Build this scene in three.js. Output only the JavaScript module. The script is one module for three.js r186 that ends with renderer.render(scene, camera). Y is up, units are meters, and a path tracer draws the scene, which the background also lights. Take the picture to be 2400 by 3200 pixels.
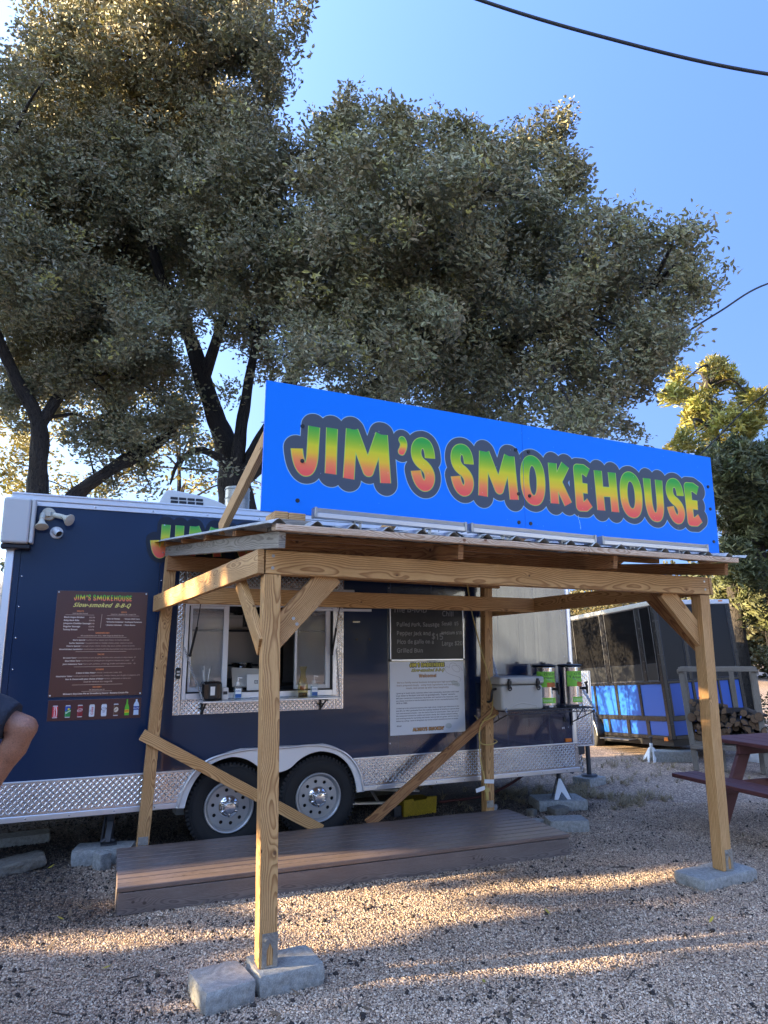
import * as THREE from 'three';
import { RoundedBoxGeometry } from 'three/addons/geometries/RoundedBoxGeometry.js';
import { MarchingCubes } from 'three/addons/objects/MarchingCubes.js';
import { mergeGeometries, mergeVertices, toCreasedNormals } from 'three/addons/utils/BufferGeometryUtils.js';
import { ImprovedNoise } from 'three/addons/math/ImprovedNoise.js';

// ------------------------------------------------------------------ camera, sky, sun, exposure
const scene = new THREE.Scene();
const camera = new THREE.PerspectiveCamera(73.83, 0.75, 0.05, 900);
camera.position.set(0, 1.6, 0);
camera.rotation.set(THREE.MathUtils.degToRad(11.45), THREE.MathUtils.degToRad(-23.03), THREE.MathUtils.degToRad(-0.35), 'YXZ');
const renderer = new THREE.WebGLRenderer({ antialias: true });
renderer.toneMapping = THREE.LinearToneMapping;
renderer.toneMappingExposure = 8.4;
renderer.shadowMap.enabled = true;

const SUN = new THREE.Vector3(-0.945, 0.235, -0.19).normalize();
const sun = new THREE.DirectionalLight(new THREE.Color().setRGB(1.0, 0.77, 0.46), 3.5);
sun.position.copy(SUN).multiplyScalar(60); sun.target.position.set(0, 0, 0);
sun.castShadow = true; sun.shadow.mapSize.set(4096, 4096);
Object.assign(sun.shadow.camera, { left: -25, right: 25, top: 25, bottom: -25, near: 1, far: 140 });
scene.add(sun, sun.target);

{ // clear late-afternoon sky: deep blue overhead, paler towards the horizon, brighter towards the sun
  const W = 512, H = 256, d = new Float32Array(W * H * 4);
  for (let j = 0; j < H; j++) for (let i = 0; i < W; i++) {
    const el = (j + 0.5) / H * Math.PI - Math.PI / 2, az = ((i + 0.5) / W - 0.5) * 2 * Math.PI;
    const y = Math.sin(el), x = Math.cos(el) * Math.cos(az), z = Math.cos(el) * Math.sin(az);
    const c = x * SUN.x + y * SUN.y + z * SUN.z, h = Math.pow(1 - Math.max(y, 0), 2.6);
    const zen = [0.0215, 0.046, 0.134], hor = [0.043, 0.077, 0.141];
    const pq = Math.max(0, 0.5 + 0.5 * c), p1 = pq * pq, p2 = p1 * p1 * p1, halo = 0.9 * Math.exp(-(1 - c) * 6), up1 = [3.2, 2.5, 1.7], up2 = [15, 9.8, 4.6];
    const k = (j * W + i) * 4, warm = [1.0, 0.86, 0.66];
    for (let q = 0; q < 3; q++) d[k + q] = (zen[q] * (1 - h) + hor[q] * h) * (1 + up1[q] * p1 + up2[q] * p2) + halo * warm[q] * (0.35 + 0.65 * h);
    d[k + 3] = 1;
    if (y < 0) { d[k] = 0.045; d[k + 1] = 0.042; d[k + 2] = 0.038; }
  }
  const t = new THREE.DataTexture(d, W, H, THREE.RGBAFormat, THREE.FloatType);
  t.mapping = THREE.EquirectangularReflectionMapping; t.magFilter = THREE.LinearFilter; t.needsUpdate = true;
  scene.background = t; scene.environment = t;
}

// ------------------------------------------------------------------ helpers
const V = (x, y, z) => new THREE.Vector3(x, y, z);
function prng(a) { return () => { a |= 0; a = a + 0x6D2B79F5 | 0; let t = Math.imul(a ^ a >>> 15, 1 | a); t = t + Math.imul(t ^ t >>> 7, 61 | t) ^ t; return ((t ^ t >>> 14) >>> 0) / 4294967296; }; }
const R = prng(20250);
const perlin = new ImprovedNoise();
const N3 = (x, y, z) => perlin.noise(x, y, z);
const lerp = (a, b, t) => a + (b - a) * t, clamp = (x, a, b) => Math.min(b, Math.max(a, x));
const sstep = (a, b, x) => { const t = clamp((x - a) / (b - a), 0, 1); return t * t * (3 - 2 * t); };
const taken = {};
function numbered(n) { const k = taken[n] = (taken[n] ?? -1) + 1; return k ? n + '_' + String(k).padStart(3, '0') : n; }
function tag(o, label, category, group, kind) { if (label) o.userData.label = label; if (category) o.userData.category = category; if (group) o.userData.group = group; if (kind) o.userData.kind = kind; return o; }
function thing(name, label, category, at = [0, 0, 0], group) {       // a Group standing at the thing's base
  const o = new THREE.Group(); o.name = numbered(name); scene.add(o); o.position.set(...at); o.off = V(...at);
  return tag(o, label, category, group);
}
function shadows(m) { m.castShadow = m.receiveShadow = true; return m; }
function part(name, g, mat, parent, label) {                          // geometry given in scene axes for things that are only moved
  let p = parent, off = null; while (p) { if (p.off) { off = p.off; break; } p = p.parent; }
  if (off) g.translate(-off.x, -off.y, -off.z);
  const m = shadows(new THREE.Mesh(g, mat)); m.name = name; parent.add(m);
  if (label) m.userData.label = label;
  return m;
}
function single(name, g, mat, label, category, group, kind, at) {
  const m = shadows(new THREE.Mesh(g, mat)); m.name = numbered(name);
  if (at) { g.translate(-at[0], -at[1], -at[2]); m.position.set(...at); }
  scene.add(m); return tag(m, label, category, group, kind);
}
const box = (x0, x1, y0, y1, z0, z1, b = 0.003) => {
  const w = Math.abs(x1 - x0), h = Math.abs(y1 - y0), d = Math.abs(z1 - z0), r = Math.min(b, w / 2.2, h / 2.2, d / 2.2);
  return cubeUV(new RoundedBoxGeometry(w, h, d, 1, r)).translate((x0 + x1) / 2, (y0 + y1) / 2, (z0 + z1) / 2);
};
function cubeUV(g, ou = 0, ov = 0, su = 1, sv = 1) {                  // uv in metres, by the way each face points
  if (g.index) g = g.toNonIndexed();
  const p = g.attributes.position, uv = new Float32Array(p.count * 2), a = V(), b = V(), c = V(), n = V();
  for (let i = 0; i < p.count; i += 3) {
    a.fromBufferAttribute(p, i); b.fromBufferAttribute(p, i + 1); c.fromBufferAttribute(p, i + 2);
    n.copy(b).sub(a).cross(c.clone().sub(a));
    const ax = Math.abs(n.x), ay = Math.abs(n.y), az = Math.abs(n.z);
    [a, b, c].forEach((q, k) => {
      const [u, v] = ax > ay && ax > az ? [q.z, q.y] : ay > az ? [q.x, q.z] : [q.x, q.y];
      uv[(i + k) * 2] = (u + ou) * su; uv[(i + k) * 2 + 1] = (v + ov) * sv;
    });
  }
  g.setAttribute('uv', new THREE.BufferAttribute(uv, 2));
  return g;
}
function clean(g) { g = g.index ? g.toNonIndexed() : g; for (const k of Object.keys(g.attributes)) if (!['position', 'normal', 'uv'].includes(k)) g.deleteAttribute(k); if (!g.attributes.uv) g.setAttribute('uv', new THREE.BufferAttribute(new Float32Array(g.attributes.position.count * 2), 2)); return g; }
const merge = (list) => mergeGeometries(list.map(clean));
function barM(a, b, up = V(0, 1, 0)) {                                 // frame whose x runs from a to b
  const x = b.clone().sub(a).normalize(), z = x.clone().cross(up).normalize(), y = z.clone().cross(x);
  return new THREE.Matrix4().makeBasis(x, y, z).setPosition(a.clone().add(b).multiplyScalar(0.5));
}
function beamG(a, b, h, t, up, bev = 0.004) {                         // squared timber between two points, grain along it
  const L = a.distanceTo(b);
  return cubeUV(new RoundedBoxGeometry(L, h, t, 1, bev), R() * 9, R() * 9).applyMatrix4(barM(a, b, up));
}
function rod(a, b, r, seg = 8, r2 = r) {
  const L = a.distanceTo(b), g = new THREE.CylinderGeometry(r2, r, L, seg, 1).rotateZ(-Math.PI / 2);
  return g.applyMatrix4(barM(a, b, Math.abs(b.clone().sub(a).normalize().y) > 0.95 ? V(1, 0, 0) : V(0, 1, 0)));
}
const tube = (pts, r, seg = 24, rad = 6) => new THREE.TubeGeometry(new THREE.CatmullRomCurve3(pts), seg, r, rad);
function limb(pts, radii, rad = 9, seg = 26, rough = 0.12) {           // tapering, knobbly branch
  const c = new THREE.CatmullRomCurve3(pts), fr = c.computeFrenetFrames(seg), pos = [], uv = [], idx = []; let len = 0, last = null;
  for (let i = 0; i <= seg; i++) {
    const t = i / seg, p = c.getPoint(t), f = t * (radii.length - 1), k = Math.min(radii.length - 2, Math.floor(f)), r = lerp(radii[k], radii[k + 1], f - k);
    if (last) len += p.distanceTo(last); last = p;
    for (let j = 0; j <= rad; j++) {
      const a = (j % rad) / rad * Math.PI * 2, q = r * (1 + rough * N3(Math.cos(a) * 1.3 + p.x * 3, Math.sin(a) * 1.3, p.y * 3));
      const v = p.clone().addScaledVector(fr.normals[i], Math.cos(a) * q).addScaledVector(fr.binormals[i], Math.sin(a) * q);
      pos.push(v.x, v.y, v.z); uv.push(j / rad * 2 * Math.PI * radii[0], len);
      if (i < seg && j < rad) { const n = i * (rad + 1) + j, m = n + rad + 1; idx.push(n, m, n + 1, n + 1, m, m + 1); }
    }
  }
  const g = new THREE.BufferGeometry(); g.setAttribute('position', new THREE.Float32BufferAttribute(pos, 3)); g.setAttribute('uv', new THREE.Float32BufferAttribute(uv, 2)); g.setIndex(idx); g.computeVertexNormals();
  return g;
}
function chainG(a, b, sag, n, r = 0.004) {                             // links
  const out = [];
  for (let i = 0; i < n; i++) {
    const p = (t) => a.clone().lerp(b, t).add(V(0, -sag * 4 * t * (1 - t), 0));
    const g = new THREE.TorusGeometry(r * 2, r * 0.55, 4, 8).scale(1.5, 1, 1).rotateX(i % 2 ? Math.PI / 2 : 0);
    out.push(g.applyMatrix4(barM(p(i / n), p((i + 1) / n), V(0.31, 0.2, 1))));
  }
  return merge(out);
}
function rockG(w, h, d, seed, round = 0.25, rough = 0.012) {           // worn block: box pulled towards an ellipsoid, chipped by noise
  let g = new THREE.BoxGeometry(w, h, d, 14, 6, 12); g.deleteAttribute('uv'); g.deleteAttribute('normal'); g = mergeVertices(g);
  const p = g.attributes.position;
  for (let i = 0; i < p.count; i++) {
    let x = p.getX(i) / w * 2, y = p.getY(i) / h * 2, z = p.getZ(i) / d * 2;
    const e = 1 / Math.pow(Math.pow(Math.abs(x), 7) + Math.pow(Math.abs(y), 7) + Math.pow(Math.abs(z), 7), 1 / 7), k = lerp(1, e, round * 1.8 > 1 ? 1 : round * 1.8);
    x *= k * w / 2; y *= k * h / 2; z *= k * d / 2;
    const n = N3(x * 14 + seed, y * 14, z * 14) + 0.55 * N3(x * 42, y * 42 + seed, z * 42) + 0.35 * N3(x * 95, y * 95, z * 95 + seed), l = Math.hypot(x, y, z) || 1;
    p.setXYZ(i, x + x / l * n * rough, y + y / l * n * rough, z + z / l * n * rough);
  }
  g = cubeUV(g); g = toCreasedNormals(g, 0.7); return g;
}

// ------------------------------------------------------------------ textures
function canvas(w, h, draw, srgb = true) {
  const c = document.createElement('canvas'); c.width = w; c.height = h; draw(c.getContext('2d'), w, h);
  const t = new THREE.CanvasTexture(c); if (srgb) t.colorSpace = THREE.SRGBColorSpace; t.wrapS = t.wrapT = THREE.RepeatWrapping; return t;
}
function dataTex(w, h, f, srgb = false) {
  const d = new Uint8Array(w * h * 4);
  for (let j = 0; j < h; j++) for (let i = 0; i < w; i++) { const c = f(i, j); const k = (j * w + i) * 4; for (let q = 0; q < 3; q++) d[k + q] = clamp(Array.isArray(c) ? c[q] : c, 0, 255); d[k + 3] = 255; }
  const t = new THREE.DataTexture(d, w, h); t.magFilter = THREE.LinearFilter; t.wrapS = t.wrapT = THREE.RepeatWrapping; t.needsUpdate = true; if (srgb) t.colorSpace = THREE.SRGBColorSpace; return t;
}
const rep = (t, x, y) => { const c = t.clone(); c.repeat.set(x, y); c.needsUpdate = true; return c; };
function woodTex(seed, early, late, knotC, streak = 10, ringW = 0.0085, grey = 0) {
  const LU = 2.4, LV = 0.2, W = 1200, H = 128, r = prng(seed), knots = [];
  for (let i = 0; i < 5; i++) knots.push([r() * LU, 0.02 + r() * 0.16, 0.008 + r() * 0.009]);
  return dataTex(W, H, (i, j) => {
    const u = i / W * LU, v = j / H * LV, ph = i / W * Math.PI * 2, cx = Math.cos(ph), sx = Math.sin(ph);
    const vc = 0.1 + 0.05 * N3(cx * 0.9 + seed, sx * 0.9, 1), hh = 0.035 + 0.03 * N3(cx * 1.1, sx * 1.1, seed + 5);
    let rr = Math.hypot(v - vc, hh) + 0.0035 * N3(cx * 5, sx * 5, v * 18 + seed), core = 0;
    for (const [ku, kv, kr] of knots) { let du = Math.abs(u - ku); du = Math.min(du, LU - du); const d2 = (du / 2.6) ** 2 + (v - kv) ** 2; rr += 0.016 * Math.exp(-d2 / (kr * kr * 2.2)); core = Math.max(core, 1 - sstep(kr * 0.35, kr * 0.75, Math.hypot(du / 1.3, v - kv))); }
    const f = (rr / ringW) % 1, l = sstep(0.35, 0.9, f) * (1 - sstep(0.92, 1, f));
    const fine = streak * N3(cx * 14 + seed, sx * 14, v * 420) + streak * 0.7 * N3(cx * 3, sx * 3 + seed, v * 90) + 9 * N3(cx * 2 + 9, sx * 2, v * 12 + seed);
    return [0, 1, 2].map((q) => lerp(lerp(early[q], late[q], l * 0.85), knotC[q], core * 0.85) + fine);
  }, true);
}
const pineT = [woodTex(3, [200, 157, 103], [143, 99, 56], [92, 62, 38]), woodTex(17, [204, 161, 107], [150, 105, 60], [98, 66, 40], 9, 0.0105), woodTex(29, [194, 153, 102], [137, 95, 56], [88, 58, 36], 11, 0.007)];
const greyT = woodTex(41, [150, 142, 132], [112, 103, 94], [80, 70, 62], 13);
const oldPineT = woodTex(53, [168, 122, 78], [120, 78, 46], [70, 44, 28], 12, 0.011);
const deckT = woodTex(61, [122, 108, 100], [92, 80, 74], [66, 54, 48], 9, 0.006);
const bumpOf = (t) => rep(t, 1 / 2.4, 1 / 0.2);
const wood = (t, rough = 0.78, o = {}) => new THREE.MeshStandardMaterial({ map: rep(t, 1 / 2.4, 1 / 0.2), bumpMap: bumpOf(t), bumpScale: 0.0012, roughness: rough, ...o });
const std = (r, g, b, rough = 0.6, metal = 0, o = {}) => new THREE.MeshStandardMaterial({ color: new THREE.Color().setRGB(r, g, b), roughness: rough, metalness: metal, ...o });
const noiseT = dataTex(256, 256, (i, j) => { const a = i / 256 * 2 * Math.PI, b = j / 256 * 2 * Math.PI; const n = (k, s) => N3(Math.cos(a) * k + s, Math.sin(a) * k + Math.cos(b) * k, Math.sin(b) * k - s); return 128 + 70 * n(1.5, 2) + 50 * n(4, 7) + 40 * n(11, 3) + (R() - 0.5) * 26; });
const speckT = dataTex(512, 512, (i, j) => { const a = i / 512 * 2 * Math.PI, b = j / 512 * 2 * Math.PI; const n = (k, s) => N3(Math.cos(a) * k + s, Math.sin(a) * k + Math.cos(b) * k, Math.sin(b) * k - s); const g = 205 + 26 * n(2, 1) + 24 * n(7, 4) + 22 * n(22, 6) + (R() - 0.5) * 46 + (R() < 0.02 ? -70 : 0); return [g, g * 0.99, g * 0.965]; }, true);
const streakT = dataTex(512, 256, (i, j) => { const a = i / 512 * 2 * Math.PI; const n = (k, s, y) => N3(Math.cos(a) * k + s, Math.sin(a) * k, y); return 120 + 46 * n(12, 1, j * 0.006) + 60 * n(40, 3, j * 0.004) + 34 * n(2, 3, j * 0.02); });
// slow waviness of thin sheet metal (float, so that reflections stay smooth)
const wavyT = (() => { const S = 256, d = new Float32Array(S * S * 4); for (let j = 0; j < S; j++) for (let i = 0; i < S; i++) { const a = i / S * 2 * Math.PI, b = j / S * 2 * Math.PI, n = (k, s) => N3(Math.cos(a) * k + s, Math.sin(a) * k + Math.cos(b) * k, Math.sin(b) * k - s); const v = 0.5 + 0.42 * n(0.55, 3) + 0.16 * n(1.1, 8); d.set([v, v, v, 1], (j * S + i) * 4); } const t = new THREE.DataTexture(d, S, S, THREE.RGBAFormat, THREE.FloatType); t.wrapS = t.wrapT = THREE.RepeatWrapping; t.magFilter = THREE.LinearFilter; t.needsUpdate = true; return t; })();
const barkT = dataTex(256, 512, (i, j) => { const a = i / 256 * 2 * Math.PI; const n = (k, s, y) => N3(Math.cos(a) * k + s, Math.sin(a) * k, y); const ridge = 1 - Math.abs(n(7, 1, j * 0.018 + n(3, 4, j * 0.02) * 1.2)) * 2.4; return 70 + 75 * ridge + 40 * n(20, 2, j * 0.09); });
const SV = [[205, 185, 162], [191, 169, 147], [178, 157, 137], [214, 197, 175], [163, 144, 124], [197, 170, 147], [142, 126, 110]];
const gravelDraw = (bump) => (c, w, h) => {
  const r = prng(77); c.fillStyle = bump ? '#222' : 'rgb(122,108,97)'; c.fillRect(0, 0, w, h);
  for (let i = 0; i < 15000; i++) {
    const x = r() * w, y = r() * h, s = 2.2 + Math.pow(r(), 2.2) * 6, e = 0.6 + r() * 0.4, a = r() * Math.PI, k = SV[Math.floor(Math.pow(r(), 1.15) * SV.length)], j = (r() - 0.5) * 24, b = 70 + r() * 120;
    for (const [dx, dy] of [[0, 0], [w, 0], [-w, 0], [0, h], [0, -h]]) {
      if (x + dx < -10 || x + dx > w + 10 || y + dy < -10 || y + dy > h + 10) continue;
      c.fillStyle = bump ? `rgb(${b | 0},${b | 0},${b | 0})` : `rgb(${k[0] + j | 0},${k[1] + j | 0},${k[2] + j | 0})`;
      c.beginPath(); c.ellipse(x + dx, y + dy, s, s * e, a, 0, 7); c.fill();
      if (bump) { c.fillStyle = `rgb(${b + 60 | 0},${b + 60 | 0},${b + 60 | 0})`; c.beginPath(); c.ellipse(x + dx, y + dy, s * 0.6, s * e * 0.6, a, 0, 7); c.fill(); }
    }
  }
};
const gravelT = canvas(1024, 1024, gravelDraw(false)), gravelB = canvas(1024, 1024, gravelDraw(true), false);

const M = {
  pine: pineT.map((t) => wood(t, 0.72)), grey: wood(greyT, 0.85), rackGrey: wood(greyT, 0.9, { color: new THREE.Color().setRGB(0.72, 0.7, 0.66) }), oldPine: wood(oldPineT, 0.8), paleOld: wood(woodTex(67, [214, 190, 164], [168, 132, 104], [112, 70, 46], 22, 0.006), 0.8), deck: wood(deckT, 0.36, { color: new THREE.Color().setRGB(0.95, 0.92, 0.92) }),
  deckSide: wood(deckT, 0.8, { color: new THREE.Color().setRGB(0.95, 0.98, 1.0) }),
  red: wood(deckT, 0.5, { map: null, color: new THREE.Color().setRGB(0.125, 0.042, 0.04) }),
  navy: new THREE.MeshPhysicalMaterial({ color: new THREE.Color().setRGB(0.007, 0.024, 0.068), roughness: 0.4, ior: 1.45, clearcoat: 0.35, clearcoatRoughness: 0.14, bumpMap: rep(wavyT, 1 / 1.9, 1 / 1.9), bumpScale: 0.02, specularIntensity: 0.45 }),
  navyMid: new THREE.MeshPhysicalMaterial({ color: new THREE.Color().setRGB(0.006, 0.021, 0.064), roughness: 0.4, specularIntensity: 0.4, clearcoat: 0.8, clearcoatRoughness: 0.04, bumpMap: rep(wavyT, 1 / 1.3, 1 / 1.3), bumpScale: 0.02 }),
  navySide: new THREE.MeshPhysicalMaterial({ color: new THREE.Color().setRGB(0.006, 0.021, 0.064), roughness: 0.42, roughnessMap: rep(streakT, 1 / 1.2, 1 / 3), ior: 1.62, clearcoat: 1, clearcoatRoughness: 0.04, bumpMap: rep(wavyT, 1 / 2.1, 1 / 2.1), bumpScale: 0.022 }),
  alu: std(0.82, 0.83, 0.85, 0.36, 0.85), aluWhite: std(0.74, 0.75, 0.77, 0.45, 0.25), plate: std(0.80, 0.80, 0.81, 0.4, 0.9, { roughnessMap: rep(noiseT, 3, 3), bumpMap: rep(noiseT, 2, 2), bumpScale: 0.001 }), lug: std(0.86, 0.87, 0.89, 0.3, 1),
  steel: std(0.62, 0.62, 0.62, 0.3, 1, { roughnessMap: rep(streakT, 2, 2) }), darkSteel: std(0.08, 0.08, 0.085, 0.55, 0.6), galv: std(0.62, 0.64, 0.66, 0.45, 0.85, { map: rep(speckT, 6, 6) }),
  black: std(0.012, 0.012, 0.013, 0.45), blackGloss: std(0.01, 0.01, 0.011, 0.12), rubber: std(0.018, 0.018, 0.019, 0.85, 0, { bumpMap: rep(noiseT, 14, 14), bumpScale: 0.001 }), dark: std(0.02, 0.019, 0.018, 0.9),
  wheel: std(0.42, 0.43, 0.44, 0.42, 0.75), chrome: std(0.78, 0.78, 0.79, 0.14, 1), white: std(0.78, 0.78, 0.76, 0.5), offWhite: std(0.6, 0.59, 0.55, 0.5), cream: std(0.6, 0.56, 0.44, 0.5),
  concrete: std(0.52, 0.53, 0.52, 0.93, 0, { map: rep(speckT, 3, 3), bumpMap: rep(speckT, 3, 3), bumpScale: 0.003 }),
  stone: std(0.27, 0.25, 0.215, 0.95, 0, { map: rep(speckT, 3, 3), bumpMap: rep(speckT, 2, 2), bumpScale: 0.006 }),
  bark: std(0.085, 0.07, 0.058, 0.95, 0, { map: rep(barkT, 1, 1.4), bumpMap: rep(barkT, 1, 1.4), bumpScale: 0.03 }),
  amber: std(0.8, 0.19, 0.015, 0.25), yellow: std(0.72, 0.47, 0.02, 0.5, 0, { map: rep(speckT, 4, 4) }), cord: std(0.55, 0.4, 0.12, 0.6), hose: std(0.11, 0.03, 0.025, 0.6),
  glass: new THREE.MeshPhysicalMaterial({ color: 0xffffff, transmission: 1, thickness: 0, roughness: 0.03 }),
  tinted: new THREE.MeshPhysicalMaterial({ color: new THREE.Color().setRGB(0.008, 0.008, 0.009), roughness: 0.07, ior: 1.45, specularIntensity: 0.6 }),
  clear: new THREE.MeshPhysicalMaterial({ color: new THREE.Color().setRGB(0.92, 0.96, 0.97), transmission: 1, thickness: 0, roughness: 0.05 }),
};
function local(name, label, category, at, rot = [0, 0, 0], group, order = 'YXZ') { const o = thing(name, label, category, at, group); o.off = null; o.rotation.set(...rot, order); return o; }

// lug pattern of tread plate on a vertical sheet facing +z: list of [x0,x1,y0,y1] areas and a test for holes
function lugs(areas, z, hole, s = 0.0235, m0 = null) {
  const pos = [], L = 0.0145, w = 0.0042, hgt = 0.003;
  for (const [x0, x1, y0, y1] of areas) for (let i = 0, x = x0 + s * 0.7; x < x1 - s * 0.5; i++, x += s) for (let j = 0, y = y0 + s * 0.7; y < y1 - s * 0.5; j++, y += s) {
    if (hole && hole(x, y)) continue;
    const a = ((i + j) % 2 ? 1 : -1) * 0.80, c = Math.cos(a), q = Math.sin(a), P = (u, v, h) => [x + u * c - v * q, y + u * q + v * c, z + h];
    const A = P(-L, 0, 0), B = P(L, 0, 0), C1 = P(-L * 0.4, w, 0), C2 = P(L * 0.4, w, 0), D1 = P(-L * 0.4, -w, 0), D2 = P(L * 0.4, -w, 0), T1 = P(-L * 0.5, 0, hgt), T2 = P(L * 0.5, 0, hgt);
    for (const t of [[A, T1, C1], [A, D1, T1], [C1, T1, C2], [T1, T2, C2], [C2, T2, B], [T2, D2, B], [T1, D1, D2], [T1, D2, T2]]) for (const p of t) pos.push(...p);
  }
  const g = new THREE.BufferGeometry(); g.setAttribute('position', new THREE.Float32BufferAttribute(pos, 3)); g.computeVertexNormals(); if (m0) g.applyMatrix4(m0); return g;
}
const stuffPart = (m) => { m.userData.kind = 'stuff'; return m; };
const screwsG = (pts, z, r = 0.006) => merge(pts.map(([x, y, zz]) => new THREE.SphereGeometry(r, 7, 4, 0, 7, 0, Math.PI / 2).rotateX(Math.PI / 2).scale(1, 1, 0.6).translate(x, y, zz ?? z)));

// ------------------------------------------------------------------ casual brush lettering used on the signs
const GLYPH = {
  J: (p) => { p.M(0.98, 1); p.L(0.93, 0.4); p.Q(0.9, 0, 0.5, 0.0); p.Q(0.12, 0.06, 0.0, 0.46); }, I: (p) => { p.M(0.2, 1); p.L(0.0, 0); },
  M: (p) => { p.M(0.06, 1); p.L(0.0, 0); p.M(0.09, 0.98); p.L(0.52, 0.2); p.L(0.86, 0.98); p.M(0.9, 0.98); p.L(1.0, 0); },
  "'": (p) => { p.M(0.4, 0.9); p.Q(1.3, 0.55, 0.2, 0.0); }, S: (p) => { p.M(1.0, 0.66); p.Q(0.95, 1, 0.5, 1); p.Q(0, 0.98, 0.02, 0.74); p.Q(0.06, 0.56, 0.55, 0.48); p.Q(1.02, 0.36, 0.98, 0.18); p.Q(0.9, 0, 0.55, 0.0); p.Q(0.15, 0.04, 0.0, 0.33); },
  O: (p) => { p.M(0.5, 1); p.Q(0.0, 1, 0.0, 0.5); p.Q(0.02, 0, 0.55, 0); p.Q(1, 0.02, 1, 0.5); p.Q(0.98, 0.96, 0.5, 1); p.L(0.42, 0.99); }, K: (p) => { p.M(0.06, 1); p.L(0.12, 0); p.M(0.92, 1); p.L(0.2, 0.44); p.M(0.36, 0.56); p.L(1.0, 0.02); },
  E: (p) => { p.M(0.98, 0.9); p.L(0.55, 0.98); p.L(0.03, 0.97); p.L(0.1, 0.02); p.L(0.6, 0.03); p.L(1.0, 0.14); p.M(0.1, 0.5); p.L(0.86, 0.49); }, H: (p) => { p.M(0.0, 1); p.L(0.08, 0); p.M(0.92, 1); p.L(1.0, 0); p.M(0.08, 0.47); p.L(0.95, 0.5); },
  U: (p) => { p.M(0, 1); p.L(0.04, 0.4); p.Q(0.1, 0, 0.55, 0); p.Q(0.98, 0, 0.98, 0.4); p.L(0.98, 1); },
};
function brush(c, list, lw, px, top) {                               // list of [char, x0, x1, y0, y1] in metres; strokes every letter with the current style
  c.lineWidth = lw * px; c.lineJoin = 'round';
  const cap = c.lineCap;
  for (const [ch, x0, x1, y0, y1, own = 0.066] of list) {
    c.lineCap = ch === "'" ? 'round' : cap; c.lineWidth = (ch === "'" ? lw - 0.022 : lw) * px;
    const a = own / 2, X = (x) => (lerp(x0 + a, x1 - a, x)) * px, Y = (y) => (top - lerp(y0 + a * 0.55, y1 - a * 0.55, y)) * px; c.beginPath();
    GLYPH[ch]({ M: (x, y) => c.moveTo(X(x), Y(y)), L: (x, y) => c.lineTo(X(x), Y(y)), Q: (a1, b1, x, y) => c.quadraticCurveTo(X(a1), Y(b1), X(x), Y(y)) });
    c.stroke();
  }
  c.lineCap = cap;
}
function letters(c, list, px, top, lw, outline, edge, y0, y1) {
  c.lineCap = 'round'; if (outline) { c.strokeStyle = edge; brush(c, list, lw + outline * 2 + 0.008, px, top); c.strokeStyle = 'rgb(76,84,96)'; brush(c, list, lw + outline * 2, px, top); }
  c.lineCap = 'butt'; c.strokeStyle = 'rgb(190,214,92)'; brush(c, list, lw * 1.13, px, top);
  for (const L of list) { const g = c.createLinearGradient(0, (top - L[4]) * px, 0, (top - L[3]) * px); g.addColorStop(0.03, 'rgb(58,168,72)'); g.addColorStop(0.28, 'rgb(150,190,50)'); g.addColorStop(0.42, 'rgb(218,208,46)'); g.addColorStop(0.58, 'rgb(240,196,54)'); g.addColorStop(0.74, 'rgb(250,140,84)'); g.addColorStop(0.97, 'rgb(248,96,88)'); c.strokeStyle = g; brush(c, [L], lw, px, top); }
}
const SIGN = [['J', 0.153, 0.318, 0.229, 0.524], ['I', 0.354, 0.433, 0.224, 0.528], ['M', 0.463, 0.76, 0.207, 0.539], ["'", 0.805, 0.868, 0.414, 0.515, 0.04], ['S', 0.892, 1.054, 0.213, 0.515], ['S', 1.165, 1.328, 0.208, 0.509], ['M', 1.36, 1.66, 0.188, 0.513], ['O', 1.681, 1.874, 0.195, 0.497], ['K', 1.899, 2.09, 0.188, 0.498], ['E', 2.113, 2.274, 0.182, 0.489], ['H', 2.293, 2.494, 0.174, 0.488], ['O', 2.515, 2.717, 0.177, 0.477], ['U', 2.739, 2.922, 0.166, 0.478], ['S', 2.951, 3.124, 0.165, 0.473], ['E', 3.134, 3.309, 0.154, 0.463]];

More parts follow.
